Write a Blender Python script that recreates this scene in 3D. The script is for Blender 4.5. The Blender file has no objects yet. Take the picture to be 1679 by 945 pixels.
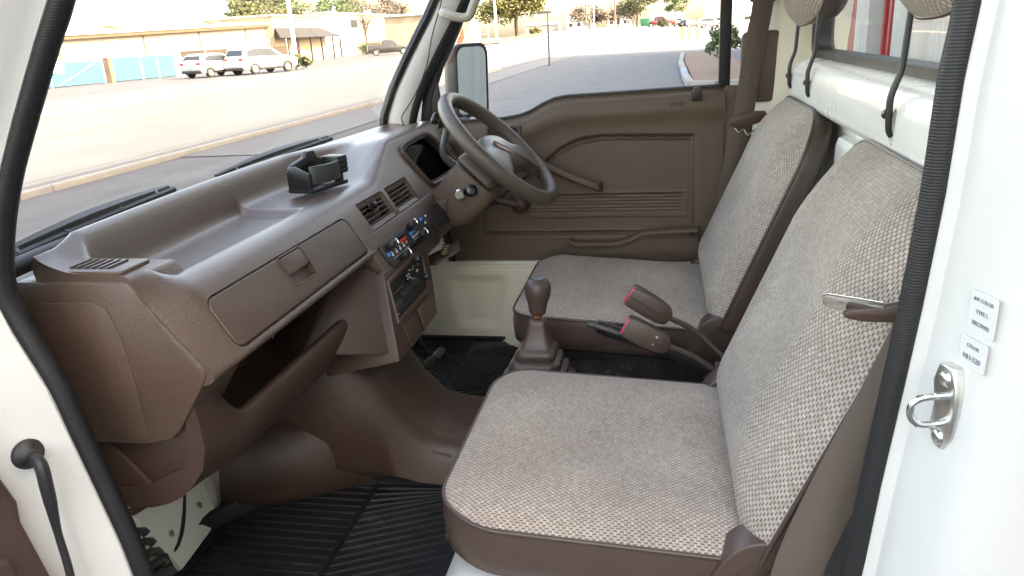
import bpy, bmesh, math, random
from mathutils import Vector, Matrix
random.seed(7)
S = bpy.context.scene
COL = S.collection
# ------------------------------------------------------------------ camera
TH = math.atan(413/1240); RO = 0.06; PSI = math.radians(11.9)
Fh = Vector((math.cos(PSI), math.sin(PSI), 0)); Rh = Vector((math.sin(PSI), -math.cos(PSI), 0)); Zv = Vector((0, 0, 1))
fw = Fh*math.cos(TH) - Zv*math.sin(TH); up0 = Fh*math.sin(TH) + Zv*math.cos(TH)
nn = math.hypot(1, RO)
rt = (Rh - RO*up0)/nn; up = (RO*Rh + up0)/nn
cam = bpy.data.cameras.new('camera'); cam.sensor_width = 36; cam.lens = 36*1240/1679
cam.clip_start = 0.02; cam.clip_end = 3000
co = bpy.data.objects.new('camera', cam); COL.objects.link(co)
M = Matrix((rt, up, -fw)).transposed().to_4x4(); M.translation = (-0.72, 0, 1.45)
co.matrix_world = M
S.camera = co
# ------------------------------------------------------------------ world, sun, exposure
SUN_EL, SUN_AZ = math.radians(36), math.radians(196)      # azimuth: compass bearing (0 = +Y), the sun stands behind the truck
w = bpy.data.worlds.new('World'); S.world = w; w.use_nodes = True
wn = w.node_tree.nodes; wl = w.node_tree.links
sky = wn.new('ShaderNodeTexSky'); sky.sky_type = 'NISHITA'; sky.sun_disc = False
sky.sun_elevation = SUN_EL; sky.sun_rotation = SUN_AZ; sky.dust_density = 3.5; sky.air_density = 1.0; sky.ozone_density = .0
wl.new(sky.outputs[0], wn['Background'].inputs[0]); wn['Background'].inputs[1].default_value = 0.15
sd = bpy.data.lights.new('sun', 'SUN'); sd.energy = 2.0; sd.angle = math.radians(0.5); sd.color = (1, .98, .94)
so = bpy.data.objects.new('sun', sd); COL.objects.link(so)
so.location = (0, -20, 20)
sdir = Vector((math.sin(SUN_AZ)*math.cos(SUN_EL), math.cos(SUN_AZ)*math.cos(SUN_EL), math.sin(SUN_EL)))
so.rotation_euler = sdir.to_track_quat('Z', 'Y').to_euler()
S.view_settings.view_transform = 'Standard'; S.view_settings.look = 'None'
S.view_settings.gamma = 1; S.view_settings.use_curve_mapping = False
S.view_settings.exposure = 3.38
S.view_settings.use_white_balance = True; S.view_settings.white_balance_temperature = 8700; S.view_settings.white_balance_tint = 13   # balanced for open shade
S.render.engine = 'CYCLES'
S.cycles.max_bounces = 10; S.cycles.diffuse_bounces = 5; S.cycles.transparent_max_bounces = 16
S.render.resolution_x = 1024; S.render.resolution_y = 576
# ------------------------------------------------------------------ materials
MAT = {}
def mat(name, col, rough=.5, metal=0., var=0., vscale=8., bump=0., bscale=200., spec=.5, coat=0., col2=None, dirt=None):
    m = bpy.data.materials.new(name); m.use_nodes = True
    n = m.node_tree.nodes; l = m.node_tree.links; b = n['Principled BSDF']
    b.inputs['Base Color'].default_value = (*col, 1); b.inputs['Roughness'].default_value = rough
    b.inputs['Metallic'].default_value = metal; b.inputs['Specular IOR Level'].default_value = spec
    b.inputs['Coat Weight'].default_value = coat
    tc = n.new('ShaderNodeTexCoord')
    if var or col2:
        nz = n.new('ShaderNodeTexNoise'); nz.inputs['Scale'].default_value = vscale; nz.inputs['Detail'].default_value = 6
        nz.inputs['Roughness'].default_value = .65
        l.new(tc.outputs['Object'], nz.inputs['Vector'])
        r = n.new('ShaderNodeValToRGB'); r.color_ramp.elements[0].position = .3; r.color_ramp.elements[1].position = .7
        c2 = col2 or tuple(min(1, c*(1+var)) for c in col); c1 = col if col2 else tuple(c*(1-var) for c in col)
        r.color_ramp.elements[0].color = (*c1, 1); r.color_ramp.elements[1].color = (*c2, 1)
        l.new(nz.outputs['Fac'], r.inputs['Fac']); out = r.outputs['Color']
        if dirt:                                   # scuffs: sparse smears with a shape of their own
            d = n.new('ShaderNodeTexNoise'); d.inputs['Scale'].default_value = dirt[0]; d.inputs['Detail'].default_value = 8
            d.inputs['Roughness'].default_value = .75
            mp = n.new('ShaderNodeMapping'); mp.inputs['Scale'].default_value = dirt[3] if len(dirt) > 3 else (1, 1, 1)
            l.new(tc.outputs['Object'], mp.inputs['Vector']); l.new(mp.outputs['Vector'], d.inputs['Vector'])
            r2 = n.new('ShaderNodeValToRGB'); r2.color_ramp.elements[0].position = dirt[1]; r2.color_ramp.elements[1].position = min(1, dirt[1]+.12)
            r2.color_ramp.elements[0].color = (0, 0, 0, 1); r2.color_ramp.elements[1].color = (1, 1, 1, 1)
            l.new(d.outputs['Fac'], r2.inputs['Fac'])
            mx = n.new('ShaderNodeMix'); mx.data_type = 'RGBA'
            l.new(r2.outputs['Color'], mx.inputs['Factor']); l.new(out, mx.inputs['A']); mx.inputs['B'].default_value = (*dirt[2], 1)
            out = mx.outputs['Result']
        l.new(out, b.inputs['Base Color'])
        rr = n.new('ShaderNodeMapRange'); rr.inputs['To Min'].default_value = max(0, rough-.08); rr.inputs['To Max'].default_value = min(1, rough+.08)
        l.new(nz.outputs['Fac'], rr.inputs['Value']); l.new(rr.outputs['Result'], b.inputs['Roughness'])
    if bump:
        bn = n.new('ShaderNodeTexNoise'); bn.inputs['Scale'].default_value = bscale; bn.inputs['Detail'].default_value = 3
        l.new(tc.outputs['Object'], bn.inputs['Vector'])
        bp = n.new('ShaderNodeBump'); bp.inputs['Strength'].default_value = bump; bp.inputs['Distance'].default_value = .002
        l.new(bn.outputs['Fac'], bp.inputs['Height']); l.new(bp.outputs['Normal'], b.inputs['Normal'])
    MAT[name] = m; return m
def glass(name, tint=(1, 1, 1), refl=1.0, rough=0.0):
    m = bpy.data.materials.new(name); m.use_nodes = True
    n = m.node_tree.nodes; l = m.node_tree.links; n.remove(n['Principled BSDF'])
    t = n.new('ShaderNodeBsdfTransparent'); t.inputs[0].default_value = (*tint, 1)
    g = n.new('ShaderNodeBsdfGlossy'); g.inputs['Roughness'].default_value = rough
    f = n.new('ShaderNodeFresnel'); f.inputs[0].default_value = 1.45
    k = n.new('ShaderNodeMath'); k.operation = 'MULTIPLY'; k.inputs[1].default_value = refl; l.new(f.outputs[0], k.inputs[0])
    mx = n.new('ShaderNodeMixShader'); l.new(k.outputs[0], mx.inputs[0]); l.new(t.outputs[0], mx.inputs[1]); l.new(g.outputs[0], mx.inputs[2])
    l.new(mx.outputs[0], n['Material Output'].inputs[0]); MAT[name] = m; return m
BR = (.090, .053, .037)
mat('vinyl', BR, .38, var=.12, vscale=5, bump=.5, bscale=520, spec=.6, coat=.12, dirt=(34, .70, (.13, .09, .07), (1, .3, 1)))
MAT['vinyl'].node_tree.nodes['Principled BSDF'].inputs['Coat Roughness'].default_value = .24                     # dashboard
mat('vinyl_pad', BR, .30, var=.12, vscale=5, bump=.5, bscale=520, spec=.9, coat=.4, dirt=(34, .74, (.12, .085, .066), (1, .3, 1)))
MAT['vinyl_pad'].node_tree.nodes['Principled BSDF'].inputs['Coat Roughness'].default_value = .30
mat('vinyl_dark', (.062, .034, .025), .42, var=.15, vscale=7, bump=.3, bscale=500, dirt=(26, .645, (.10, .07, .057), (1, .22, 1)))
mat('trim_brown', (.106, .071, .049), .52, var=.08, vscale=5, bump=.3, bscale=800)      # door card
mat('seat_vinyl', (.070, .044, .035), .38, var=.1, vscale=9, bump=.15, bscale=300)
mat('wheel_vinyl', (.092, .071, .057), .36, var=.1, vscale=30, bump=.3, bscale=900)
mat('gear_vinyl', (.066, .042, .034), .42, var=.1, vscale=30, bump=.1, bscale=300)
mat('paint_white', (.84, .835, .79), .28, var=.02, vscale=3, coat=.4)
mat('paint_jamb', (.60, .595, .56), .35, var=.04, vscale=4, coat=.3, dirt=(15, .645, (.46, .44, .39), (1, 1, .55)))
mat('paint_cream', (.78, .74, .62), .4, var=.04, vscale=6, dirt=(22, .66, (.42, .36, .26), (1, 1, .5)))
mat('rubber', (.016, .016, .017), .5, var=.15, vscale=30, bump=.15, bscale=500)
mat('sticker', (.63, .63, .60), .5)
mat('ink_grey', (.24, .24, .25), .6)
mat('seal_black', (.009, .009, .010), .5)
mat('seam_grey', (.33, .33, .31), .6)
_n = MAT['seal_black'].node_tree.nodes; _l = MAT['seal_black'].node_tree.links       # fine cross ribs of the door rubber
_t = _n.new('ShaderNodeTexCoord'); _w = _n.new('ShaderNodeTexWave'); _w.bands_direction = 'Z'; _w.inputs['Scale'].default_value = 120; _w.inputs['Distortion'].default_value = .6
_b = _n.new('ShaderNodeBump'); _b.inputs['Strength'].default_value = .15; _b.inputs['Distance'].default_value = .002
_l.new(_t.outputs['Object'], _w.inputs['Vector']); _l.new(_w.outputs['Fac'], _b.inputs['Height']); _l.new(_b.outputs[0], _n['Principled BSDF'].inputs['Normal'])
mat('mat_rubber', (.013, .013, .014), .42, var=.35, vscale=14, bump=.2, bscale=200, dirt=(18, .585, (.05, .045, .038), (1, .5, 1)))
mat('black_plastic', (.013, .013, .014), .38, var=.1, vscale=20)
mat('grey_plastic', (.05, .05, .05), .45, var=.1, vscale=20)
mat('black_gloss', (.006, .006, .007), .15)
mat('chrome', (.75, .74, .71), .18, metal=1, var=.05, vscale=30)
mat('zinc', (.68, .68, .64), .3, metal=1, var=.12, vscale=40)
mat('steel_black', (.02, .018, .017), .4, var=.2, vscale=60)
mat('belt', (.095, .068, .050), .7, var=.06, vscale=12, bump=.4, bscale=500)
mat('red_button', (.62, .03, .08), .35)
mat('handle_cream', (.42, .38, .31), .45)
mat('label_white', (.82, .82, .8), .4)
mat('ink', (.06, .06, .065), .6)
mat('print_white', (.6, .6, .58), .5)
mat('print_blue', (.03, .25, .6), .5); mat('print_red', (.65, .03, .04), .5); mat('print_orange', (.6, .22, .05), .5)
mat('brass', (.35, .27, .14), .35, metal=1, var=.15, vscale=50)
mat('rust', (.2, .07, .03), .8, var=.3, vscale=60)
mat('grime', (.035, .03, .027), .75, var=.4, vscale=20, dirt=(40, .6, (.18, .17, .15)))
mat('mirror_glass', (.62, .63, .62), .03, metal=1)
glass('glass_clear', (.98, .985, .98), .12); glass('glass_rear', (.90, .92, .91), .35); glass('glass_car', (.06, .07, .08), 1.0)
glass('visor_red', (.95, .72, .68), .25)
glass('gauge_lens', (.5, .5, .5), .08)
# woven tweed: a running bond of pale stitches over brown ground, mapped in metres by UV
def tweed(name, light, light2, dark, bw=.0068, rh=.0041):
    m = bpy.data.materials.new(name); m.use_nodes = True
    n = m.node_tree.nodes; l = m.node_tree.links; b = n['Principled BSDF']; b.inputs['Roughness'].default_value = .92
    b.inputs['Specular IOR Level'].default_value = .12; b.inputs['Sheen Weight'].default_value = .12
    def mth(op, a, c=None, d=None):
        k = n.new('ShaderNodeMath'); k.operation = op
        for i_, q in enumerate((a, c, d)):
            if q is None: continue
            if isinstance(q, (int, float)): k.inputs[i_].default_value = q
            else: l.new(q, k.inputs[i_])
        return k.outputs[0]
    uv = n.new('ShaderNodeUVMap'); uv.uv_map = 'UVMap'
    wob = n.new('ShaderNodeTexNoise'); wob.inputs['Scale'].default_value = 140; wob.inputs['Detail'].default_value = 3; l.new(uv.outputs[0], wob.inputs['Vector'])
    ws_ = n.new('ShaderNodeVectorMath'); ws_.operation = 'SCALE'; ws_.inputs['Scale'].default_value = .0014; l.new(wob.outputs['Color'], ws_.inputs[0])
    va = n.new('ShaderNodeVectorMath'); va.operation = 'ADD'; l.new(uv.outputs[0], va.inputs[0]); l.new(ws_.outputs[0], va.inputs[1])
    sp = n.new('ShaderNodeSeparateXYZ'); l.new(va.outputs[0], sp.inputs[0])
    v = mth('DIVIDE', sp.outputs['Y'], rh); row = mth('FLOOR', v); fy = mth('FRACT', v)
    u = mth('ADD', mth('DIVIDE', sp.outputs['X'], bw), mth('MULTIPLY', row, .5)); fx = mth('FRACT', u)
    ax_ = mth('ABSOLUTE', mth('SUBTRACT', fx, .5)); ay_ = mth('ABSOLUTE', mth('SUBTRACT', fy, .5))
    def rng(x, a, c):
        k = n.new('ShaderNodeMapRange'); k.interpolation_type = 'SMOOTHSTEP'; k.inputs['From Min'].default_value = a; k.inputs['From Max'].default_value = c; l.new(x, k.inputs['Value']); return k.outputs[0]
    tick = mth('MULTIPLY', rng(ax_, .30, .47), mth('SUBTRACT', 1, rng(ay_, .42, .5))); rowg = mth('MULTIPLY', rng(ay_, .30, .5), .42)
    dk = mth('MAXIMUM', tick, rowg)
    cell = n.new('ShaderNodeCombineXYZ'); l.new(mth('FLOOR', u), cell.inputs[0]); l.new(row, cell.inputs[1])
    wnz = n.new('ShaderNodeTexWhiteNoise'); l.new(cell.outputs[0], wnz.inputs['Vector'])
    m1 = n.new('ShaderNodeMix'); m1.data_type = 'RGBA'; l.new(wnz.outputs['Value'], m1.inputs['Factor']); m1.inputs['A'].default_value = (*light, 1); m1.inputs['B'].default_value = (*light2, 1)
    m2 = n.new('ShaderNodeMix'); m2.data_type = 'RGBA'; l.new(mth('MULTIPLY', dk, .92), m2.inputs['Factor']); l.new(m1.outputs['Result'], m2.inputs['A']); m2.inputs['B'].default_value = (*dark, 1)
    big = n.new('ShaderNodeTexNoise'); big.inputs['Scale'].default_value = 7; big.inputs['Detail'].default_value = 6; l.new(uv.outputs[0], big.inputs['Vector'])
    rp = n.new('ShaderNodeMapRange'); rp.inputs['From Min'].default_value = .3; rp.inputs['From Max'].default_value = .7; rp.inputs['To Min'].default_value = .84; rp.inputs['To Max'].default_value = 1.1; l.new(big.outputs['Fac'], rp.inputs['Value'])
    mu = n.new('ShaderNodeVectorMath'); mu.operation = 'SCALE'; l.new(m2.outputs['Result'], mu.inputs[0]); l.new(rp.outputs[0], mu.inputs['Scale'])
    l.new(mu.outputs[0], b.inputs['Base Color'])
    bp = n.new('ShaderNodeBump'); bp.invert = True; bp.inputs['Strength'].default_value = .7; bp.inputs['Distance'].default_value = .0014
    l.new(dk, bp.inputs['Height']); l.new(bp.outputs[0], b.inputs['Normal'])
    MAT[name] = m
tweed('tweed', (.46, .405, .34), (.365, .305, .25), (.12, .075, .058))
# ------------------------------------------------------------------ mesh helpers
class G:
    def __init__(s): s.v = []; s.f = []; s.uv = {}
    def add(s, v, f):
        o = len(s.v); s.v += [tuple(p) for p in v]; s.f += [tuple(i+o for i in q) for q in f]; return s
    def box(s, x0, x1, y0, y1, z0, z1):
        v = [(x, y, z) for z in (z0, z1) for y in (y0, y1) for x in (x0, x1)]
        return s.add(v, [(0, 2, 3, 1), (4, 5, 7, 6), (0, 1, 5, 4), (2, 6, 7, 3), (0, 4, 6, 2), (1, 3, 7, 5)])
    def hexa(s, b, t):                     # four bottom and four top corners, same order
        return s.add(list(b)+list(t), [(3, 2, 1, 0), (4, 5, 6, 7)]+[(i, (i+1) % 4, 4+(i+1) % 4, 4+i) for i in range(4)])
    def loft(s, loops, closed=True, cap=True):
        n = len(loops[0]); v = [p for lp in loops for p in lp]; f = []
        for k in range(len(loops)-1):
            for i in range(n if closed else n-1):
                j = (i+1) % n; f.append((k*n+i, k*n+j, (k+1)*n+j, (k+1)*n+i))
        if cap and closed:
            f.append(tuple(reversed(range(n)))); f.append(tuple((len(loops)-1)*n+i for i in range(n)))
        return s.add(v, f)
    def prism(s, poly, d):                 # 3-D polygon pushed along vector d
        d = Vector(d); return s.loft([[Vector(p) for p in poly], [Vector(p)+d for p in poly]])
    def tube(s, pts, r, n=10, cap=True, sub=0):
        pts = [Vector(p) for p in pts]; rs = r if isinstance(r, (list, tuple)) else [r]*len(pts)
        if sub: pts, rs = catmull(pts, rs, sub)
        loops = []; prev = None
        for i, p in enumerate(pts):
            t = (pts[min(i+1, len(pts)-1)]-pts[max(i-1, 0)]).normalized()
            a = prev if prev is not None else (Vector((0, 0, 1)) if abs(t.z) < .9 else Vector((1, 0, 0)))
            u = (a-t*a.dot(t)).normalized(); prev = u; q = t.cross(u)
            loops.append([p+rs[i]*(math.cos(k*2*math.pi/n)*u+math.sin(k*2*math.pi/n)*q) for k in range(n)])
        return s.loft(loops, True, cap)
    def ring(s, pts, r, n=8):              # closed tube
        pts = [Vector(p) for p in pts]; N = len(pts); loops = []; prev = None
        for i, p in enumerate(pts):
            t = (pts[(i+1) % N]-pts[i-1]).normalized()
            a = prev if prev is not None else (Vector((0, 0, 1)) if abs(t.z) < .9 else Vector((1, 0, 0)))
            u = (a-t*a.dot(t)).normalized(); prev = u; q = t.cross(u)
            loops.append([p+r*(math.cos(k*2*math.pi/n)*u+math.sin(k*2*math.pi/n)*q) for k in range(n)])
        return s.loft(loops+[loops[0]], True, False)
    def lathe(s, prof, o, ax, n=24):       # prof: (radius, height) along axis ax from o
        o = Vector(o); ax = Vector(ax).normalized(); a = Vector((1, 0, 0)) if abs(ax.x) < .9 else Vector((0, 0, 1))
        u = (a-ax*a.dot(ax)).normalized(); q = ax.cross(u)
        return s.loft([[o+ax*h+max(r, 1e-4)*(math.cos(k*2*math.pi/n)*u+math.sin(k*2*math.pi/n)*q) for k in range(n)] for r, h in prof])
    def strip(s, left, right):             # ribbon between two polylines
        n = len(left); return s.add(list(left)+list(right), [(i, i+1, n+i+1, n+i) for i in range(n-1)])
def catmull(pts, rs, sub):
    o = []; ro = []
    n = len(pts)
    for i in range(n-1):
        p0, p1, p2, p3 = pts[max(i-1, 0)], pts[i], pts[i+1], pts[min(i+2, n-1)]
        for k in range(sub):
            t = k/sub
            o.append(.5*((2*p1)+(p2-p0)*t+(2*p0-5*p1+4*p2-p3)*t*t+(3*p1-p0-3*p2+p3)*t**3)); ro.append(rs[i]+(rs[i+1]-rs[i])*t)
    o.append(pts[-1]); ro.append(rs[-1]); return o, ro
def cr(pts, sub=6): return catmull([Vector(p) for p in pts], [0]*len(pts), sub)[0]
def chaikin(p, n=2, closed=False):
    for _ in range(n):
        q = [] if closed else [p[0]]
        m = len(p)
        for i in range(m if closed else m-1):
            a, b = Vector(p[i]), Vector(p[(i+1) % m]); q += [a*.75+b*.25, a*.25+b*.75]
        if not closed: q.append(p[-1])
        p = q
    return [Vector(x) for x in p]
def rrect(x0, x1, y0, y1, r, n=5):         # 2-D rounded rectangle; r may be four radii (x1y1, x0y1, x0y0, x1y0)
    r = r if isinstance(r, (list, tuple)) else [r]*4; o = []
    for k, (cx, cy, a) in enumerate(((x1-r[0], y1-r[0], 0), (x0+r[1], y1-r[1], 90), (x0+r[2], y0+r[2], 180), (x1-r[3], y0+r[3], 270))):
        for i in range(n+1):
            t = math.radians(a+90*i/n); o.append((cx+r[k]*math.cos(t), cy+r[k]*math.sin(t)))
    return o
def wloc(o):
    l = Vector((0, 0, 0))
    while o: l += o.location; o = o.parent
    return l
def finish(me, ang):
    me.validate(); 
    for p in me.polygons: p.use_smooth = True
    me.set_sharp_from_angle(angle=math.radians(ang))
def part(name, g, m, parent=None, bevel=0, seg=2, ang=35, loc=None, sub=0):
    base = wloc(parent) if parent else Vector(loc or (0, 0, 0))
    me = bpy.data.meshes.new(name)
    me.from_pydata([tuple(Vector(p)-base) for p in g.v], [], g.f)
    bm = bmesh.new(); bm.from_mesh(me)
    bmesh.ops.recalc_face_normals(bm, faces=bm.faces)
    if bevel:
        es = [e for e in bm.edges if len(e.link_faces) == 2 and e.calc_face_angle(0) > math.radians(32)]
        bmesh.ops.bevel(bm, geom=es, offset=bevel, segments=seg, profile=.5, affect='EDGES', clamp_overlap=True)
    if g.uv:
        bm.verts.ensure_lookup_table(); lay = bm.loops.layers.uv.new('UVMap')
        for f in bm.faces:
            for lp in f.loops: lp[lay].uv = g.uv.get(lp.vert.index, (0, 0))
    bm.to_mesh(me); bm.free(); me.materials.append(MAT[m] if isinstance(m, str) else m); finish(me, ang)
    o = bpy.data.objects.new(name, me); COL.objects.link(o)
    if parent: o.parent = parent
    else: o.location = base
    return o
def tag(o, label=None, cat=None, group=None, kind=None):
    for k, v in (('label', label), ('category', cat), ('group', group), ('kind', kind)):
        if v: o[k] = v
    return o
def thing(name, label, cat, loc=(0, 0, 0), group=None, rz=0):
    o = bpy.data.objects.new(name, None); COL.objects.link(o); o.location = loc; o.empty_display_size = .1
    o.rotation_euler.z = rz
    return tag(o, label, cat, group)
def cut(o, cutters):                       # carve real recesses, then free the cutters
    tmp = []
    for g in cutters:
        me = bpy.data.meshes.new('cutter'); base = wloc(o); me.from_pydata([tuple(Vector(p)-base) for p in g.v], [], g.f)
        bm = bmesh.new(); bm.from_mesh(me); bmesh.ops.recalc_face_normals(bm, faces=bm.faces); bm.to_mesh(me); bm.free()
        c = bpy.data.objects.new('cutter', me); COL.objects.link(c); c.parent = o.parent; c.location = o.location
        md = o.modifiers.new('cut', 'BOOLEAN'); md.operation = 'DIFFERENCE'; md.object = c; md.solver = 'EXACT'; tmp.append(c)
    bpy.context.view_layer.update()
    dg = bpy.context.evaluated_depsgraph_get(); me = bpy.data.meshes.new_from_object(o.evaluated_get(dg))
    o.modifiers.clear(); o.data = me; finish(me, 35)
    for c in tmp: bpy.data.objects.remove(c)
def text(name, s, size, m, parent, o, ex, ey, ext=.0003, align='CENTER'):
    c = bpy.data.curves.new('t', 'FONT'); c.body = s; c.size = size; c.extrude = ext; c.align_x = align; c.align_y = 'CENTER'
    t = bpy.data.objects.new('t', c); COL.objects.link(t); bpy.context.view_layer.update()
    me = bpy.data.meshes.new_from_object(t.evaluated_get(bpy.context.evaluated_depsgraph_get()))
    bpy.data.objects.remove(t); me.name = name
    ex = Vector(ex).normalized(); ey = Vector(ey).normalized(); R = Matrix((ex, ey, ex.cross(ey))).transposed().to_4x4()
    R.translation = Vector(o)-wloc(parent); me.transform(R); me.materials.clear(); me.materials.append(MAT[m])
    q = bpy.data.objects.new(name, me); COL.objects.link(q); q.parent = parent; return q
def lerp(a, b, t): return a+(b-a)*t
def sst(a, b, x):
    t = max(0, min(1, (x-a)/(b-a))); return t*t*(3-2*t)
def interp(tab, x):
    if x <= tab[0][0]: return tab[0][1]
    for (a, u), (b, v) in zip(tab, tab[1:]):
        if x <= b: return u+(v-u)*(x-a)/(b-a)
    return tab[-1][1]
# ================================================================== SETTING: ground, street, kerbs
def gz(x, y):
    return (sst(60, 150, x)*(.8+.08*max(0, min(11, y+7)))+1.4*sst(150, 420, x))*(1-sst(22, 34, y))
def sheet(name, xs, ys, z, m, kind='structure'):
    g = G(); nx = len(xs)
    g.add([(x, y, gz(x, y)+z) for y in ys for x in xs], [(j*nx+i, j*nx+i+1, (j+1)*nx+i+1, (j+1)*nx+i) for j in range(len(ys)-1) for i in range(nx-1)])
    return tag(part(name, g, m), kind=kind)
XS = [-400, -100, -40, -10, 0, 10, 20, 30, 40, 50, 60, 70, 80, 90, 100, 110, 120, 130, 140, 150, 180, 220, 300, 420, 900]
mat('asphalt', (.078, .081, .087), .9, var=.25, vscale=1.2, bump=.6, bscale=60, dirt=(7, .62, (.12, .12, .118), (1, 3, 1)))
mat('concrete', (.105, .107, .108), .9, var=.10, vscale=.6, bump=.3, bscale=40, dirt=(3, .64, (.070, .070, .069), (.3, 2, 1)))
mat('kerb_mat', (.24, .23, .21), .9, var=.12, vscale=3)
mat('kerb_blue', (.20, .24, .29), .8, var=.12, vscale=5)
mat('dry_grass', (.16, .14, .07), .95, var=.3, vscale=3)
mat('mulch', (.16, .10, .07), .95, var=.4, vscale=14, bump=1, bscale=30)
sheet('ground', XS, [-400, -60, -20, -10, -7, -4, -2, 0, 2, 4, 5, 10, 15, 18, 20, 22, 24, 26, 28, 30, 34, 40, 60, 120, 900], 0, 'asphalt')
sheet('street', XS, [7.25, 10, 14, 17.6], .006, 'concrete')
sheet('far_pavement', XS, [17.6, 18.6, 19.6], .10, 'concrete')
sheet('side_street', [58, 70, 80, 90, 100, 110, 120, 130, 140, 150, 180, 220, 300], [3.6, 5, 7.25], .008, 'concrete')
sheet('front_lot', [-60, 20, 40, 60, 80, 100, 125, 160], [19.6, 22, 24.5], .012, 'concrete')
sheet('grass_verge', [95, 100, 110, 120, 130], [17.9, 19, 21, 23, 25, 28], .13, 'dry_grass')
mat('joint_dark', (.10, .097, .09), .9); mat('lane_tan', (.17, .14, .085), .9)
sheet('lane_line', XS[3:22], [12.36, 12.48], .010, 'lane_tan'); sheet('gutter_joint', XS[3:22], [8.02, 8.05], .010, 'joint_dark'); sheet('far_gutter_joint', XS[3:22], [16.7, 16.76], .010, 'joint_dark'); sheet('crack_line', [2, 10, 20, 30, 40, 50, 60], [14.50, 14.54], .010, 'joint_dark')
g = G()
for a, b in zip(XS, XS[1:]):
    if b <= 420:
        for y0, y1 in ((17.45, 17.6),):
            g.hexa([(a, y0, gz(a, y0)-.2), (b, y0, gz(b, y0)-.2), (b, y1, gz(b, y1)-.2), (a, y1, gz(a, y1)-.2)], [(a, y0, gz(a, y0)+.11), (b, y0, gz(b, y0)+.11), (b, y1, gz(b, y1)+.11), (a, y1, gz(a, y1)+.11)])
tag(part('far_kerb', g, 'kerb_mat'), kind='structure')
# near kerb: cast lengths with joints between them
ker = bpy.data.objects.new('near_kerb', None); COL.objects.link(ker); tag(ker, kind='structure'); ker.location = (0, 7.1, 0)
for i in range(14):
    x = -8+i*3.0
    if 14 < x < 15: continue
    part('kerb_stone', G().box(x+.01, x+2.99, 7.12, 7.25, -.1, .08), 'kerb_mat', ker, bevel=.02)
sheet('near_pavement', [9.5, 12, 20, 30, 40, 52], [5.6, 6.3, 7.12], .012, 'concrete')
# planted bed beside the lot with its own kerb
bed = [(18.6, -.72), (18.2, -1.2), (18.4, -2.6), (34, -2.6), (40, -1.6), (39, -1.0), (30, -.75)]
g = G(); g.prism([(x, y, -.05) for x, y in bed], (0, 0, .2)); tag(part('mulch_bed', g, 'mulch'), kind='structure')
bk = bpy.data.objects.new('bed_kerb', None); COL.objects.link(bk); tag(bk, kind='structure'); bk.location = (18, -1, 0)
pts = [(18.2, -2.6), (18.0, -1.2), (18.35, -.62), (21.5, -.58), (25, -.60), (30, -.62), (39, -.88)]
for i, (a, b) in enumerate(zip(pts, pts[1:])):
    a = Vector((*a, 0)); b = Vector((*b, 0)); d = (b-a).normalized(); q = Vector((d.y, -d.x, 0))*.09; a += d*.01; b -= d*.01
    part('kerb_stone', G().hexa([a-q, b-q, b+q, a+q], [p+Vector((0, 0, .19)) for p in (a-q, b-q, b+q, a+q)]), 'kerb_blue' if i == 3 else 'kerb_mat', bk, bevel=.025)
# ================================================================== TRUCK CAB SHELL
cab = thing('truck_cab', 'white cab shell of a small right-hand-drive truck, passenger doorway open', 'truck cab', (.63, .2, 0))
SX0, SX1 = -.05, 1.31                      # planes of the two door seals
ASEAL = [(1.74, .425), (1.62, .49), (1.506, .558), (1.470, .583), (1.40, .629), (1.335, .669), (1.269, .699), (1.213, .712), (1.169, .702), (1.102, .677), (1.043, .665), (.972, .65), (.897, .635), (.841, .628)]   # (z, y)
BSEAL = [(1.74, -.238), (1.6, -.232), (1.457, -.227), (1.398, -.222), (1.308, -.219), (1.209, -.212), (1.133, -.205), (1.03, -.195), (.921, -.186)]
def seal_path(x, dy=0):
    p = [(x, y+dy, z) for z, y in reversed(ASEAL)] + [(x, .40+dy, 1.79), (x, .30+dy, 1.80), (x, 0, 1.80), (x, -.2, 1.80)]
    p += [(x, y, z) for z, y in BSEAL] + [(x, -.16, .83), (x, -.08, .72), (x, .08, .66), (x, .3, .64), (x, .5, .65), (x, .60+dy, .72)]
    p = cr(p+[p[0]], 4)[:-1]; return p
def seal(x, dy=0, s=1):
    P = seal_path(x, dy); g = G(); loops = []; N = len(P)
    for i, p in enumerate(P):
        t = (P[(i+1) % N]-P[i-1]).normalized(); q = Vector((1, 0, 0)).cross(t)
        k = .82
        loops.append([p+Vector((s*a*k, 0, 0))+q*b*k for a, b in ((-.014, -.004), (-.011, .009), (.0, .0135), (.011, .009), (.014, -.006), (.006, -.0125), (-.007, -.0115))])
    g.loft(loops+[loops[0]], True, False); return g
part('door_seal', seal(SX0), 'seal_black', cab, ang=60)
part('door_seal', seal(SX1-.02, -.035, -1), 'seal_black', cab, ang=60)
yA = lambda z: interp(sorted(ASEAL), z)
yB = lambda z: interp(sorted(BSEAL), z)
zs = [.60, .72, .80, .841, .897, .94, .972, 1.01, 1.043, 1.075, 1.102, 1.14, 1.169, 1.19, 1.213, 1.24, 1.269, 1.30, 1.335, 1.40, 1.47, 1.506, 1.62, 1.74, 1.80]
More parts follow.
